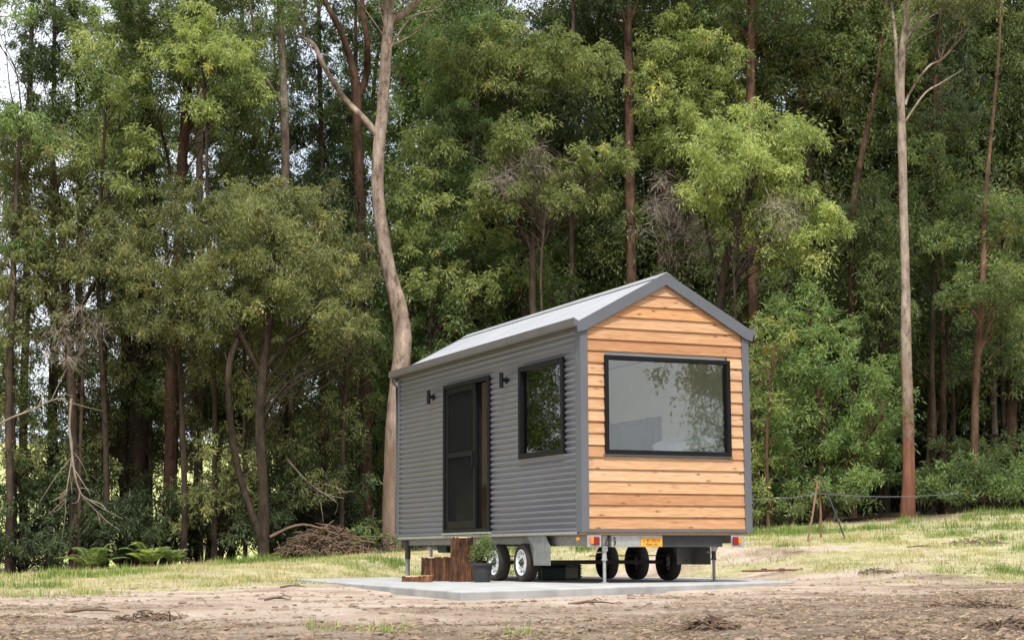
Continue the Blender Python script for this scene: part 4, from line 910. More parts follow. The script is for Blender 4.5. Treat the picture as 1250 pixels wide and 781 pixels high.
ptree('wattle_tree', 'large domed light green wattle behind the gable peak', 'tree', 37, 884,
      [(884, 560, 11), (884, 450, 11), (880, 370, 10), (888, 310, 9), (905, 260, 7), (925, 210, 5)],
      [(925, 160, 56, 34), (888, 195, 44, 38), (965, 190, 40, 34), (925, 215, 60, 28), (900, 250, 44, 30), (965, 250, 50, 30), (1000, 270, 30, 22), (975, 300, 44, 28), (862, 235, 32, 30), (925, 290, 44, 24)], LF['light'], B['bark_dark'], 113, lai=3.4, extra=[[(882, 360, 6), (915, 320, 5), (955, 270, 4)], [(882, 380, 5), (868, 310, 4), (862, 250, 3)]])
ptree('understorey_tree', 'tall mid green leafy shrub right of the cedar gable', 'tree', 36.8, 1000,
      [(1000, 590, 8), (1002, 540, 8), (998, 470, 7), (990, 420, 5), (985, 380, 4)],
      [(950, 420, 40, 34), (990, 385, 44, 34), (1010, 450, 50, 36), (955, 480, 44, 34), (1040, 510, 50, 38), (985, 530, 56, 36), (1075, 500, 34, 36), (1085, 455, 26, 22), (1045, 565, 50, 34), (960, 580, 50, 34), (1085, 560, 26, 30), (1010, 590, 50, 24)], LF['fresh'], B['bark_brown'], 114, lai=2.4, droop=.3, extra=[[(1002, 600, 5), (1040, 560, 4), (1070, 510, 3)], [(1000, 600, 5), (965, 550, 4), (950, 470, 3)]])
ptree('understorey_tree', 'yellowish young sapling close to the right wall corner', 'tree', 35.6, 938,
      [(938, 600, 4), (936, 540, 4), (940, 470, 3), (945, 420, 2)],
      [(948, 405, 28, 20), (935, 440, 24, 22), (950, 560, 34, 20), (940, 500, 26, 26), (925, 610, 22, 22)], LF['light'], B['bark_brown'], 115, lai=1.8, droop=.3)
ptree('eucalyptus_tree', 'mid green tall crown filling the upper right middle', 'tree', 43, 1010,
      [(1010, 560, 12), (1011, 450, 12), (1012, 330, 11), (1018, 220, 9), (1022, 120, 7), (1020, 30, 5)],
      [(960, 40, 60, 44), (1010, 80, 60, 44), (1050, 40, 50, 44), (985, 120, 54, 34), (1040, 130, 50, 40), (1000, 190, 44, 34), (1060, 190, 40, 40), (1000, -20, 70, 40)], LF['mid'], B['bark_dark'], 116, lai=3.0)
ptree('eucalyptus_tree', 'leaning pale trunk left of the slim red gum', 'tree', 40.5, 1042,
      [(1042, 560, 9), (1040, 450, 9), (1038, 330, 8), (1040, 250, 8), (1052, 180, 7), (1064, 120, 4.5), (1072, 60, 3.5), (1080, -10, 4), (1084, -80, 3)],
      [(1075, 250, 30, 30), (1050, 300, 36, 30), (1065, 340, 36, 34), (1075, 60, 40, 34)], LF['mid'], B['bark_brown'], 117, lai=2.6)
ptree('eucalyptus_tree', 'dark leafy tree with curved pale trunk near the right edge', 'tree', 37, 1192,
      [(1191, 570, 9), (1190, 500, 9), (1192, 430, 9), (1197, 360, 8), (1200, 290, 7), (1203, 220, 5), (1212, 140, 4), (1220, 50, 3), (1222, -40, 2)],
      [(1205, 245, 50, 22), (1240, 265, 40, 22), (1165, 285, 36, 20), (1200, 350, 44, 20), (1240, 345, 34, 22), (1170, 365, 34, 18), (1225, 390, 36, 14), (1230, 300, 34, 18)], LF['mid'], B['bark_brown'], 118, lai=2.8, droop=.3, extra=[[(1192, 440, 5), (1205, 400, 4), (1222, 370, 3)], [(1196, 400, 5), (1180, 380, 3.5), (1160, 372, 2.5)]])
ptree('eucalyptus_tree', 'broad dark green crown in the upper right corner', 'tree', 42, 1235,
      [(1235, 560, 13), (1236, 450, 13), (1232, 330, 12), (1226, 230, 10), (1220, 140, 8), (1222, 60, 5)],
      [(1180, 60, 50, 44), (1230, 90, 50, 44), (1180, 150, 54, 44), (1235, 190, 44, 44), (1150, 200, 40, 40), (1210, 20, 60, 40), (1150, 110, 40, 40), (1260, 140, 40, 50)], LF['mid'], B['bark_brown'], 119, lai=2.7)
ptree('wattle_tree', 'dense olive foliage mound hanging in front of the left trunks', 'tree', 35, 322,
      [(322, 600, 12), (318, 520, 12), (322, 440, 11), (330, 370, 10), (332, 300, 7), (330, 240, 5)],
      [(330, 240, 44, 30), (290, 270, 50, 34), (370, 275, 50, 34), (330, 310, 60, 32), (270, 320, 44, 32), (395, 330, 44, 30), (345, 355, 56, 28), (285, 370, 54, 28), (410, 385, 44, 24), (240, 350, 30, 26), (370, 405, 50, 20), (250, 400, 30, 22), (445, 405, 20, 14)], LF['olive'], B['bark_dark'], 120, lai=3.1, ls=.10, lw=.024, extra=[[(320, 460, 8), (290, 400, 6), (262, 350, 4)], [(322, 450, 8), (365, 400, 6), (405, 370, 4)], [(318, 655, 9), (288, 560, 9), (284, 450, 8), (300, 380, 6)]])
ptree('wattle_tree', 'mixed green foliage mass at the left edge halfway up', 'tree', 37, 92,
      [(92, 600, 12), (90, 500, 12), (84, 400, 11), (76, 300, 9), (66, 220, 7), (60, 150, 5)],
      [(60, 190, 50, 36), (20, 230, 44, 40), (100, 240, 50, 36), (50, 280, 60, 34), (110, 300, 46, 34), (30, 330, 50, 34), (90, 350, 56, 30), (150, 320, 40, 30), (10, 170, 36, 30), (50, 385, 56, 28), (160, 270, 34, 30)], LF['olive'], B['bark_dark'], 121, lai=2.8, extra=[[(86, 420, 7), (50, 350, 5), (30, 290, 4)], [(84, 400, 7), (120, 340, 5), (150, 290, 4)]])
ptree('wattle_tree', 'bright green leafy branch clump at the upper left edge', 'tree', 36, 12,
      [(12, 600, 9), (10, 500, 9), (14, 400, 8), (16, 300, 7), (18, 220, 5), (24, 150, 4)],
      [(25, 150, 30, 20), (5, 130, 30, 22), (50, 170, 24, 16), (20, 300, 24, 16), (15, 20, 30, 18)], LF['fresh'], B['bark_dark'], 122, lai=2.4)
ptree('understorey_tree', 'mid green foliage filling the gap above the house gutter', 'tree', 39.5, 535,
      [(535, 600, 9), (536, 500, 9), (540, 420, 8), (548, 350, 6), (550, 300, 4)],
      [(530, 300, 36, 30), (575, 320, 44, 30), (535, 355, 40, 28), (600, 365, 50, 28), (560, 395, 50, 24), (520, 400, 30, 26), (650, 350, 44, 28), (620, 320, 40, 24), (530, 440, 30, 20)], LF['fresh'], B['bark_dark'], 123, lai=2.7)
ptree('understorey_tree', 'shaded green undergrowth tree over the middle of the roof', 'tree', 42.5, 705,
      [(705, 600, 9), (706, 500, 9), (702, 400, 8), (700, 330, 6), (702, 280, 4)],
      [(690, 290, 44, 26), (735, 275, 36, 26), (720, 315, 50, 26), (670, 320, 40, 24), (790, 300, 30, 30), (830, 310, 34, 30)], LF['mid'], B['bark_dark'], 124, lai=2.6)
ptree('understorey_tree', 'dark mossy green bush tree right of the gable eave', 'tree', 41, 965,
      [(965, 600, 9), (966, 500, 9), (962, 420, 8), (958, 350, 6)],
      [(945, 330, 40, 30), (990, 340, 40, 30), (1040, 390, 44, 34), (870, 320, 30, 26), (1060, 440, 36, 30), (965, 380, 40, 30)], LF['mid'], B['bark_dark'], 125, lai=2.6)
for i, (u_, w_, lean, lab) in enumerate([(1132, 6, 6, 'thin straight shaded trunk just right of the red gum'), (1150, 8, -4, 'second thin shaded trunk right of the red gum'), (1163, 6, 5, 'third thin shaded trunk right of the red gum'), (243, 11, 2, 'grey trunk against the bright meadow at left'), (283, 9, 8, 'dark stem under the olive foliage mound'), (100, 9, -5, 'dark thin trunk behind the hanging dead branch'), (30, 10, 4, 'dark trunk at the far lower left'), (512, 10, 3, 'brown trunk close behind the far end of the gutter'), (395, 9, -3, 'dark slim trunk between olive mound and crooked gum'), (427, 7, 4, 'thin dark sapling trunk left of the forked trunk'), (62, 8, 3, 'slim dark trunk left of the hanging dead branch'), (1216, 8, -6, 'slender grey trunk at the right edge above the shrubs'), (696, 8, 2, 'dark slim trunk above the middle of the roof'), (845, 9, -5, 'dark trunk directly behind the gable peak')]):
    Yq = 39.5+(i*1.7) % 4
    ptree('eucalyptus_tree', lab, 'tree', Yq, u_, [(u_, 580, w_), (u_+lean*.3, 480, w_), (u_+lean, 360, w_*.9), (u_+lean*.5, 220, w_*.8), (u_+lean*1.6, 80, w_*.65), (u_+lean*2, -60, w_*.4)],
          [(u_+lean+random.Random(i).uniform(-30, 30), v_, 34, 28) for v_ in (150, 80, 20, -40)] if i != 7 else [(520, 120, 24, 20), (516, 60, 30, 24), (500, -40, 40, 30)], LF['mid' if i % 2 else 'dark'], B['bark_brown' if i in (0, 1, 2, 7) else ('bark_pale' if i in (3, 11) else 'bark_dark')], 200+i, lai=2.4)

ptree('wattle_tree', 'loose olive green tree leafing low in front of the brown left trunk', 'tree', 36, 225,
      [(225, 600, 7), (222, 520, 7), (218, 430, 6), (206, 350, 5), (200, 280, 4)],
      [(200, 290, 40, 26), (170, 335, 40, 26), (215, 350, 40, 24), (235, 400, 36, 24), (190, 395, 34, 22), (150, 385, 34, 20), (255, 440, 26, 20), (215, 240, 30, 24), (260, 290, 26, 24)], LF['olive'], B['bark_dark'], 126, lai=2.2, ls=.10, lw=.026)
ptree('wattle_tree', 'drooping green spray tree between the olive mound and crooked gum', 'tree', 36.4, 418,
      [(418, 600, 6), (420, 520, 6), (424, 440, 5), (428, 370, 4), (420, 310, 3)],
      [(415, 300, 30, 24), (440, 345, 26, 22), (405, 350, 30, 22), (435, 395, 26, 18), (400, 410, 34, 18), (380, 430, 34, 16), (425, 440, 26, 14), (350, 440, 30, 14)], LF['olive'], B['bark_dark'], 127, lai=2.2, ls=.10, lw=.026)
ptree('wattle_tree', 'yellow green mid storey tree right behind the crooked gum', 'tree', 38.6, 520,
      [(520, 600, 7), (521, 520, 7), (524, 430, 6), (530, 340, 5), (535, 240, 4)],
      [(520, 235, 32, 26), (555, 270, 36, 24), (510, 290, 24, 24), (590, 285, 34, 22), (545, 325, 36, 22), (625, 330, 34, 20), (515, 350, 26, 22), (580, 355, 36, 18), (530, 175, 30, 26)], LF['light'], B['bark_dark'], 128, lai=1.8)
ptree('eucalyptus_tree', 'green leafy tree filling the shade between red gum and curved pale trunk', 'tree', 38.8, 1140,
      [(1140, 600, 7), (1141, 520, 7), (1138, 430, 6), (1142, 340, 5), (1146, 250, 4)],
      [(1140, 240, 36, 26), (1165, 210, 34, 26), (1125, 290, 26, 22), (1150, 320, 30, 20), (1130, 190, 30, 22), (1085, 300, 24, 26), (1075, 380, 28, 24)], LF['mid'], B['bark_dark'], 129, lai=2.0)
ptree('wattle_tree', 'light green drooping tree at the upper left of the thick double trunk', 'tree', 36.6, 130,
      [(130, 600, 7), (128, 500, 7), (122, 400, 6), (118, 300, 5), (124, 200, 4), (130, 110, 3)],
      [(120, 70, 34, 26), (155, 110, 34, 26), (135, 165, 34, 24), (95, 185, 30, 24), (180, 175, 26, 24), (150, 215, 30, 22)], LF['light'], B['bark_dark'], 130, lai=1.7)
ptree('wattle_tree', 'light green crown hanging at the top around the brown leaning trunk', 'tree', 36.2, 262,
      [(262, 600, 6), (262, 500, 6), (260, 400, 5.5), (256, 300, 5), (254, 200, 4), (252, 110, 3)],
      [(225, 30, 34, 22), (262, 45, 34, 24), (290, 70, 30, 22), (240, 75, 30, 20), (272, 105, 30, 22), (310, 110, 20, 20), (200, 55, 26, 20), (248, 135, 26, 20)], LF['light'], B['bark_dark'], 131, lai=2.0)

WL = [(18, 36.8, 'olive', 'wispy olive sapling leafing to the ground nearest the left edge'), (70, 38.2, 'mid', 'wispy mid green sapling behind the hanging dead branch'), (125, 37.6, 'olive', 'wispy olive sapling in front of the thick double trunk'), (185, 39.2, 'mid', 'wispy green sapling between the double and the brown trunk'), (240, 38, 'olive', 'wispy olive sapling over the grey meadow trunk'), (300, 36.6, 'olive', 'ragged olive sapling hanging under the big olive mound'), (345, 37.4, 'mid', 'ragged green sapling around the pale upright trunk'), (392, 36.9, 'olive', 'ragged olive sapling above the brushwood heap'), (440, 38.2, 'mid', 'ragged green sapling between forked trunk and crooked gum'), (1075, 38.4, 'mid', 'thin leafy sapling left of the slim red gum'), (1160, 39.6, 'dark', 'thin dark sapling among the shaded right trunks'), (1228, 38.6, 'mid', 'thin green sapling by the right edge')]
for i, (u_, Y_, lf_, lab) in enumerate(WL):
    r_ = random.Random(900+i); lo = 600 if u_ < 460 else 480
    bl = [(u_+r_.uniform(-26, 26), v_+r_.uniform(-16, 16), r_.uniform(18, 34), r_.uniform(18, 30), r_.uniform(-.8, .8)) for v_ in range(250, lo, 34)]
    ptree('understorey_tree', lab, 'tree', Y_, u_, [(u_, 600, 5), (u_+r_.uniform(-6, 6), 500, 4.5), (u_+r_.uniform(-8, 8), 400, 4), (u_+r_.uniform(-8, 8), 300, 3), (u_+r_.uniform(-8, 8), 240, 2)], bl, LF[lf_], B['bark_dark'], 910+i, lai=1.15, ls=.11, lw=.026, droop=1.0, frac=.5)

# ---- shrubs and undergrowth ----------------------------------------------------
def bush(label, u, Y, blobs, lm, seed, name='shrub', bark_='bark_dark', **kw):
    return ptree(name, label, 'shrub', Y, u, [(u, 640, 3), (u+2, 620, 2)], blobs, LF[lm], M[bark_], seed, frac=.9, limb_r=.02, **kw)
bush('dark tangled bush at the bottom left edge of the forest', 30, 37, [(10, 640, 40, 34), (50, 650, 44, 28), (20, 600, 40, 30), (70, 615, 34, 30)], 'dark', 301, lai=2.4)
bush('dark bush below the hanging dead branch', 110, 37.5, [(110, 640, 36, 28), (130, 610, 30, 26), (85, 590, 26, 24)], 'dark', 302, lai=2.0)
bush('olive dark undergrowth bush under the grey meadow trunk', 270, 36.8, [(250, 620, 34, 28), (290, 630, 40, 26), (275, 595, 34, 24), (310, 605, 30, 28)], 'olive', 303, lai=1.9)
bush('low shaded bush behind the brushwood heap', 400, 37.5, [(390, 625, 34, 24), (425, 635, 28, 18), (370, 600, 30, 24)], 'dark', 304, lai=2.0)
bush('small green bush at the foot of the crooked gum', 455, 35.8, [(455, 645, 22, 12), (435, 655, 18, 9), (500, 660, 16, 10)], 'fresh', 305, lai=2.0)
bush('dark bush between the thick double trunk and the brown trunk', 190, 38.2, [(185, 625, 30, 26), (210, 640, 24, 20)], 'dark', 306, lai=2.0)
bush('glossy green shrub left of the group beyond the red gum', 1150, 37, [(1150, 590, 24, 20), (1135, 600, 16, 12), (1165, 575, 18, 14)], 'fresh', 307, lai=2.4, droop=.1)
bush('wide green shrub in the middle of the lower right group', 1195, 36.8, [(1190, 590, 30, 18), (1215, 578, 28, 22), (1180, 575, 22, 18)], 'fresh', 308, lai=2.6, droop=.1)
bush('leafy green shrub cut by the right photo edge', 1245, 36.6, [(1240, 582, 28, 26), (1260, 570, 28, 28), (1225, 596, 24, 14)], 'fresh', 309, lai=2.6, droop=.1)
bush('dark low shrub behind the fence stakes', 985, 36.3, [(975, 612, 30, 14), (1030, 608, 30, 12), (930, 620, 22, 12)], 'mid', 310, lai=2.2)

bush('dark undergrowth bush closing the meadow gap behind the olive bush', 285, 38.5, [(265, 640, 30, 22), (300, 645, 30, 20), (280, 610, 26, 20), (320, 600, 24, 22)], 'dark', 319, lai=2.2)
bush('dark scrub behind the brushwood heap and the pale upright trunk', 360, 38.2, [(350, 630, 28, 26), (385, 640, 30, 22), (420, 615, 28, 24)], 'dark', 320, lai=2.2)
bush('low dark bush left of the yellow green fern', 60, 36.4, [(55, 660, 34, 18), (20, 668, 30, 16), (85, 650, 26, 18)], 'dark', 311, lai=2.6)
bush('dark leafy thicket directly behind the two ferns', 150, 36.8, [(145, 650, 34, 24), (175, 640, 30, 24), (205, 655, 30, 20), (125, 628, 26, 22)], 'dark', 312, lai=2.6)
bush('dark thicket between the bigger fern and the olive bush', 232, 37.2, [(225, 640, 26, 26), (245, 655, 26, 16), (232, 610, 22, 24)], 'dark', 313, lai=2.4)
bush('tangled dark scrub left of the brushwood heap', 325, 36.6, [(320, 645, 30, 22), (345, 655, 24, 16), (335, 620, 28, 24)], 'dark', 314, lai=2.4)
bush('shaded bush at left behind the hanging dead branch', 88, 38.4, [(70, 570, 30, 26), (40, 560, 30, 28), (100, 555, 26, 24)], 'dark', 315, lai=2.0)
bush('dense green shrub touching the foot of the slim red gum', 1128, 37.4, [(1125, 600, 18, 12), (1140, 585, 20, 16)], 'fresh', 316, lai=2.4, droop=.1)
bush('tall green shrub behind the lower right group', 1205, 38.4, [(1200, 560, 36, 20), (1165, 560, 26, 20), (1240, 550, 30, 20)], 'mid', 317, lai=2.4, droop=.1)
bush('low bright shrub hugging the grass at the right edge', 1230, 36.2, [(1200, 600, 26, 10), (1235, 600, 26, 10), (1170, 603, 20, 9)], 'fresh', 318, lai=2.4, droop=.1)
def twiggy(label, u, Y, blobs, seed): return ptree('dry_tree', label, 'tree', Y, u, [(u, 560, 4), (u+3, 440, 4), (u, 340, 3), (u+4, 280, 3)], blobs, LF['dead'], M['bark_dark'], seed, ls=.30, lw=.010, lai=.55, droop=.9, frac=.6)
twiggy('greyish tangle of dry twigs left of the big domed wattle', 820, 37.6, [(820, 235, 34, 26), (800, 260, 26, 30), (845, 270, 30, 34), (830, 300, 30, 24)], 501)
twiggy('dry pinkish twigs hanging among the pale wattle foliage', 660, 36.9, [(650, 190, 26, 18), (625, 225, 26, 22), (670, 240, 22, 14)], 502)
twiggy('dry grey twigs woven through the domed wattle', 895, 36.4, [(905, 200, 28, 26), (950, 270, 30, 26), (900, 260, 30, 30)], 503)
twiggy('brown dead twig bundle hanging at left', 98, 36.3, [(100, 395, 26, 22), (92, 425, 18, 22)], 504)
# ferns at the forest edge
def fern(u, v, Y, seed, s, label):
    rg = np.random.default_rng(seed); b0 = at(u, v, Y); base = (b0.x, Y, tz(b0.x, Y)-.02); root = empty('fern', base, 0, label, 'fern', 'ferns at the forest edge')
    VV = []; FF = []; n = 0; wd = Wood()
    for k in range(16):
        a = 2*math.pi*k/16+rg.uniform(-.3, .3); ln = s*rg.uniform(.7, 1.1); el = rg.uniform(.35, 1.25)
        t = np.linspace(0, 1, 22); px_ = np.cos(a)*ln*t*math.cos(el*.8); py_ = np.sin(a)*ln*t*math.cos(el*.8); pz_ = .05+ln*math.sin(el)*(1.75*t-1.15*t**2)
        P_ = np.stack([px_, py_, pz_], -1); wd.add(P_[::3], np.linspace(.005, .002, len(P_[::3])), 4)
        side = np.array([-math.sin(a), math.cos(a), 0])
        for j in range(3, 22):
            wl = (.24+.05*rg.random())*ln*math.sin(math.pi*(.12+.86*t[j]))**.8
            for sg in (-1, 1):
                d = P_[j]-P_[j-1]; d /= np.linalg.norm(d); tip = P_[j]+side*sg*wl+d*wl*.35-np.array([0, 0, wl*.15]); m_ = (P_[j]+tip)/2; hw = d*.020*ln/.8
                VV += [P_[j], m_+hw, tip, m_-hw]; FF.append((n, n+1, n+2, n+3)); n += 4
    mesh_np('fronds', np.array(VV), np.array(FF), LF['fresh'], root, tint=rg.uniform(.3, 1, len(FF))); wd.build('stalk', M['bark_brown'], root)
fern(112, 690, 35.0, 1, .78, 'yellow green fern at left, lit against the dark bushes')
fern(183, 688, 35.6, 2, .85, 'bigger blue green fern in the middle of the left forest edge')
fern(212, 692, 35.2, 3, .55, 'small fern touching the right side of the bigger one')
fern(435, 668, 35.4, 4, .5, 'fern behind the right end of the brushwood heap')
# brushwood heap
rg = np.random.default_rng(21); bh = at(398, 675, 35.2); wd = Wood()
for k in range(420):
    a = rg.uniform(0, 6.28); r_ = rg.random()**.6; cx, cy = 1.05*r_*math.cos(a), .6*r_*math.sin(a); cz = .58*(1-r_**2)*rg.random()**.4
    d = np.array([rg.normal(), rg.normal()*.6, rg.normal()*.28]); d /= np.linalg.norm(d); l = rg.uniform(.15, .5); c = np.array([cx, cy, cz+.03])
    wd.add([c-d*l/2, c+np.array([0, 0, .04]), c+d*l/2-np.array([0, 0, .05])], [.008, .011*rg.uniform(.5, 1.6), .004], 4, None, 0, 2)
o = wd.build('brushwood_heap', M['brush'], None); o.location = (bh.x, 35.2, tz(bh.x, 35.2)); tag(o, 'heap of dry brown twigs at the forest edge', 'brushwood')
# dead hanging and fallen branches
def deadbranch(label, pts, Y, seed, tw=10, w_=4, m_='deadwood'):
    rg = np.random.default_rng(seed); wd = Wood(); P_ = [at(u, v, Y) for u, v in pts]; o0 = P_[0].copy(); k = Y/F_PX
    P_ = [np.array(p-o0)+np.array([0, rg.normal(0, .06), 0]) for p in P_]; rad = np.linspace(w_*k*.5, 1.2*k*.5, len(P_)); sp = wd.add(P_, rad, 6, rg, .05)
    for j in range(tw):
        i = rg.integers(len(sp)//4, len(sp)-1); d = sp[i]-sp[i-1]; d = d/np.linalg.norm(d)+rg.normal(0, .5, 3); l = rg.uniform(.2, .7); wd.add([sp[i], sp[i]+d*l*.5, sp[i]+d*l+rg.normal(0, .08, 3)], [1.4*k*.5, 1.1*k*.5, .5*k*.5], 4, None, 0, 3)
    o = wd.build('dead_branch', M[m_], None); o.location = o0; return tag(o, label, 'branch')
deadbranch('bleached forked dead branch hanging down at lower left', [(87, 486), (84, 520), (88, 550), (84, 590), (78, 615)], 35.4, 1, 12, 3.5)
deadbranch('second bleached dead branch hanging beside the forked one', [(86, 530), (92, 575), (98, 600), (112, 618), (124, 630)], 35.3, 5, 8, 3)
deadbranch('pale dead branch reaching in from the left edge', [(-20, 530), (10, 512), (40, 500), (70, 488), (86, 492)], 35.6, 2, 9, 3)
deadbranch('long fallen stem leaning out of the brushwood heap', [(330, 655), (370, 640), (420, 655), (458, 662)], 35.0, 4, 5, 4, 'brush')
deadbranch('dark dead branch arching right of the pale upright trunk', [(350, 560), (372, 585), (395, 602), (420, 608)], 36.2, 6, 9, 3)
# small clumps of dark debris on the soil
def clump(u, v, r_, hh, n_, seed, label):
    g_ = np.random.default_rng(seed); p = gp(u, v); wd = Wood()
    for k in range(n_):
        a = g_.uniform(0, 6.28); q_ = g_.random()**.6; c = np.array([r_*q_*math.cos(a), .7*r_*q_*math.sin(a), hh*(1-q_)*g_.random()+.008]); d = g_.normal(size=3)*np.array([1, 1, .3]); d /= np.linalg.norm(d); l = g_.uniform(.03, .16)
        wd.add([c-d*l/2, c+np.array([0, 0, .01]), c+d*l/2], [.004, .005*g_.uniform(.5, 1.5), .002], 4, None, 0, 2)
    o = wd.build('twig_clump', M['brush'], None); o.location = p; tag(o, label, 'twigs')
clump(868, 768, .16, .07, 110, 1, 'dark twiggy debris clump at the bottom below the orange plate')
clump(1185, 742, .35, .05, 120, 2, 'wide flat scatter of dark twigs on the soil at lower right')
clump(1238, 768, .22, .05, 90, 3, 'dark debris clump in the lower right corner')
clump(1190, 664, .55, .14, 150, 4, 'brown dead grass and twig clump on the right straw slope')
clump(1072, 700, .30, .12, 110, 5, 'brown root clump at the edge of the grass tuft right of the steel bars')
clump(180, 757, .25, .06, 90, 6, 'dark twig scatter on the soil at lower left')
# sticks on the soil
def stick(u, v, l, ang, seed, label):
    p = gp(u, v); q = MB(); rg = random.Random(seed); pts = [(-l/2, 0, .01), (-l*.1, rg.uniform(-.03, .03), .03), (l*.2, rg.uniform(-.03, .03), .025), (l/2, .0, .012)]; q.tube(pts, [.014, .013, .010, .005], 6)
    q.tube([(0, 0, .03), (.06, .05, .05), (.12, .09, .03)], [.006, .005, .003], 5)
    o = q.build('stick', M['brush'], None, label=label, cat='stick'); o.location = p; o.rotation_euler = (0, 0, ang)
stick(112, 748, .42, .2, 1, 'dark stick lying on the soil at left')
stick(338, 733, .25, -.1, 2, 'short stick on the bare soil left of the slab')
stick(358, 717, .35, .5, 3, 'dead stick against the left tip of the slab')
stick(722, 738, .45, .5, 4, 'forked brown stick on the soil before the jack')
stick(1130, 668, .7, .3, 5, 'dark dead branchlets on the straw at right')
# ------------------------------------------------------------------ forest behind: templates copied
def template(seed, H, crownlow, nb, lm, bm, lean=0, ls=.16, lw=.05, lai=1.6, R0=.15, under=False):
    rg = random.Random(seed); path = [(0, 0, 0, R0*1.2)]; x_ = y_ = 0
    for i in range(1, 9): x_ += rg.uniform(-.25, .25)+lean; y_ += rg.uniform(-.25, .25); path.append((x_, y_, H*i/8, R0*(1-.1*i)))
    bl = []
    for i in range(nb):
        t = i/(nb-1); z_ = crownlow+(H-crownlow)*t; rr = (1.6-.5*t)*rg.uniform(.7, 1.15); a = rg.uniform(0, 6.28); off = 1.3*rg.random()*(1-.4*t); bl.append((path[min(8, int(z_/H*8))][0]+off*math.cos(a), off*math.sin(a), z_, rr, rr, rr*.72))
    return make_tree('forest_tree', 'x', 'tree', (0, 0, 0), path, bl, LF[lm], M[bm], seed, ls=ls, lw=lw, lai=lai, frac=.2)
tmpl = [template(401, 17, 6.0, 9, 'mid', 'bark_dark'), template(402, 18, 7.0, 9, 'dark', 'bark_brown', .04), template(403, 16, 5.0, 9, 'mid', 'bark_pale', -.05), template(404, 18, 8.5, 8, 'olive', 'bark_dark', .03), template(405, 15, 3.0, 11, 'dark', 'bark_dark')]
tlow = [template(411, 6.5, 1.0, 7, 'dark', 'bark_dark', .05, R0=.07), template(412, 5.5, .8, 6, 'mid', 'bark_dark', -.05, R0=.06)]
LAB = ['mid green shaded tree among the rows behind the front trees', 'dark brown stemmed tree among the rows behind the front trees', 'pale stemmed tree among the rows behind the front trees', 'olive crowned tree among the rows behind the front trees', 'low branched dark tree among the rows behind the front trees']
LAB2 = ['dark bushy understorey tree in the shade behind the front trees', 'green bushy understorey tree in the shade behind the front trees']
rg = random.Random(9); used = set()
def place(lst, labs, k, x_, y_, s, group):
    o = lst[k] if (id(lst), k) not in used else copy_tree(lst[k]); used.add((id(lst), k))
    o.location = (x_, y_, tz(x_, y_)-.1); o.rotation_euler = (0, 0, rg.uniform(0, 6.28)); o.scale = (s, s, s*rg.uniform(.92, 1.1)); tag(o, labs[k], 'tree', group)
tmid = [template(421, 14.5, 3.2, 12, 'mid', 'bark_dark', ls=.12, lw=.036, lai=2.6, R0=.11), template(422, 15.5, 4.2, 12, 'olive', 'bark_pale', .04, ls=.12, lw=.036, lai=2.4, R0=.11), template(423, 13.5, 3.6, 11, 'fresh', 'bark_brown', -.04, ls=.13, lw=.038, lai=2.4, R0=.10)]
MID_LAB = ['mid green tree at the far left border behind the wispy saplings', 'olive tree beyond the far left border', 'mid green tree behind the thick dark double trunk', 'olive tree behind the top light green crown at left', 'mid green tree behind the pale upright trunk above the olive mound', 'fresh green tree behind the forked trunk', 'fresh green tree just right of the crooked gum top', 'mid green tree behind the slender pale sapling trunk', 'fresh green tree behind the highest wattle crown over the roof', 'mid green tree behind the straight dark reddish trunk', 'olive tree behind the bushy crown between two dark trunks', 'mid green tree behind the dark trunk over the right gutter end', 'fresh green tree behind the tall crown of the upper right middle', 'mid green tree behind the slim red gum', 'fresh green tree filling between red gum and curved trunk tree', 'mid green tree behind the broad upper right crown', 'olive tree at the far right border']
LAB3 = ['mid green crowned tree of the row just behind the named gums', 'olive crowned tree of the row just behind the named gums', 'fresh green tree of the row just behind the named gums']
for i, (u_, Y_, k_, s_) in enumerate([(-90, 41, 0, 1), (-150, 42, 1, .95), (150, 41.5, 0, .9), (255, 42, 1, .8), (330, 41.2, 0, .9), (420, 42.4, 2, .8), (520, 43, 2, 1.05), (600, 42, 0, 1), (680, 43, 2, .95), (745, 42, 0, 1.05), (850, 43, 1, 1), (900, 42.5, 0, .95), (985, 43.5, 2, .9), (1080, 42.8, 0, 1), (1150, 43.4, 2, 1.0), (1215, 43, 0, .95), (1290, 42, 1, 1.05)]):
    pq = at(u_, 600, Y_); PLACE_LATER = (pq.x, Y_, k_, s_)
    o = tmid[k_] if i in (0, 1, 5) else copy_tree(tmid[k_]); o.location = (pq.x, Y_, tz(pq.x, Y_)-.1); o.rotation_euler = (0, 0, i*2.4); o.scale = (s_, s_, s_); tag(o, MID_LAB[i], 'tree', 'row of trees just behind the named gums')
rows = [(43.5, 2.3), (47, 2.4), (51, 2.7), (55.5, 3.0), (61, 3.3), (68, 3.8), (76, 4.3)]
for ri, (Yr, sp) in enumerate(rows):
    hx = Yr*.36; x_ = -hx-2
    while x_ < hx+3:
        xx = x_+rg.uniform(-.6, .6); yy = Yr+rg.uniform(-1.5, 1.5); ur = 625+xx/yy*F_PX
        left = ur < 470
        if not (left and ri >= 2):
            k = rg.choice([0, 1, 3]) if left else rg.choice([0, 1, 2, 3, 4, 4])
            if not (left and (rg.random() < .6 or ur < 130)) and not (ur > 1170 and ri in (1, 2)): place(tmpl, LAB, k, xx, yy, rg.uniform(.85, 1.15)*(1 if Yr < 50 else (.82 if Yr < 58 else .66)), 'trees in the rows behind the front trees')
        x_ += sp
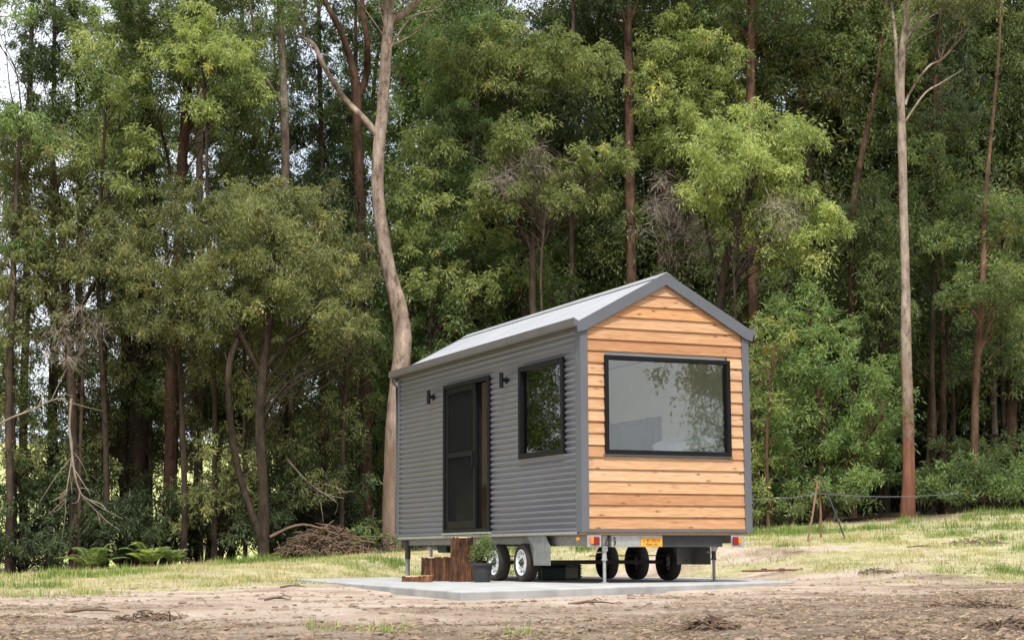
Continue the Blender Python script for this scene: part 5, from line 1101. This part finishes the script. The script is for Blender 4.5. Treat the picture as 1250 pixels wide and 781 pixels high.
for ri, (Yr, sp) in enumerate([(44.5, 2.2), (49, 2.3), (54, 2.6), (60, 2.8), (67, 3.2), (74, 3.4)]):
    hx = Yr*.36; x_ = -3.5*Yr/44 if ri else -2.5
    while x_ < hx+2:
        place(tlow, LAB2, rg.choice([0, 0, 1]), x_+rg.uniform(-.6, .6), Yr+rg.uniform(-1, 1), rg.uniform(.8, 1.2), 'understorey trees in the shade'); x_ += sp
for xx, yy, s in [(-11.2, 45, .45), (-5.5, 43.5, .5)]: place(tlow, LAB2, 0, xx, yy, s, 'understorey trees in the shade')
# far trees on the meadow crest
for xx, yy, s in [(-46, 150, .8), (-38, 158, 1), (-31, 150, .7), (-52, 165, 1.1), (-24, 160, .8), (-17, 155, .8)]:
    o = copy_tree(tmpl[4]); o.location = (xx, yy, tz(xx, yy)-.3); o.scale = (s, s, s*.55); tag(o, 'distant tree on the bright meadow crest seen between left trunks', 'tree', 'trees on the meadow crest')
# trees on the photographer's side: they show in the window panes
for i, (xx, yy, s) in enumerate([(-16, -14, 1.1), (-5, -16, 1), (6, -15, 1.05), (14, -19, 1.2), (34, -13, 1.4), (46, -7, 1.35), (49, -2, 1.5), (45, 3, 1.4), (40, -3, 1.6)]):
    o = copy_tree(tmpl[2 if i > 3 else i]); o.location = (xx, yy, tz(xx, yy)-.1); o.rotation_euler = (0, 0, i*1.3); o.scale = (s, s, s); tag(o, 'tall tree on the open side, mirrored in the window panes', 'tree', 'trees mirrored in the panes')
# forest edge carried on past the left edge of the frame: it shows in the side window
for i, (xx, yy, s) in enumerate([(-14.5, 36.5, 1), (-17.5, 35.5, 1.05), (-16, 38.5, 1), (-20, 34.5, 1.1), (-22, 37, 1), (-14.8, 39.5, .9), (-24, 31, 1.1), (-26, 25, 1)]):
    o = copy_tree((tmid+tmpl)[i % 5]); o.location = (xx, yy, tz(xx, yy)-.1); o.rotation_euler = (0, 0, i*1.7); o.scale = (s, s, s); tag(o, 'tree of the forest edge beyond the left border, mirrored in the side window', 'tree', 'trees beyond the left border')
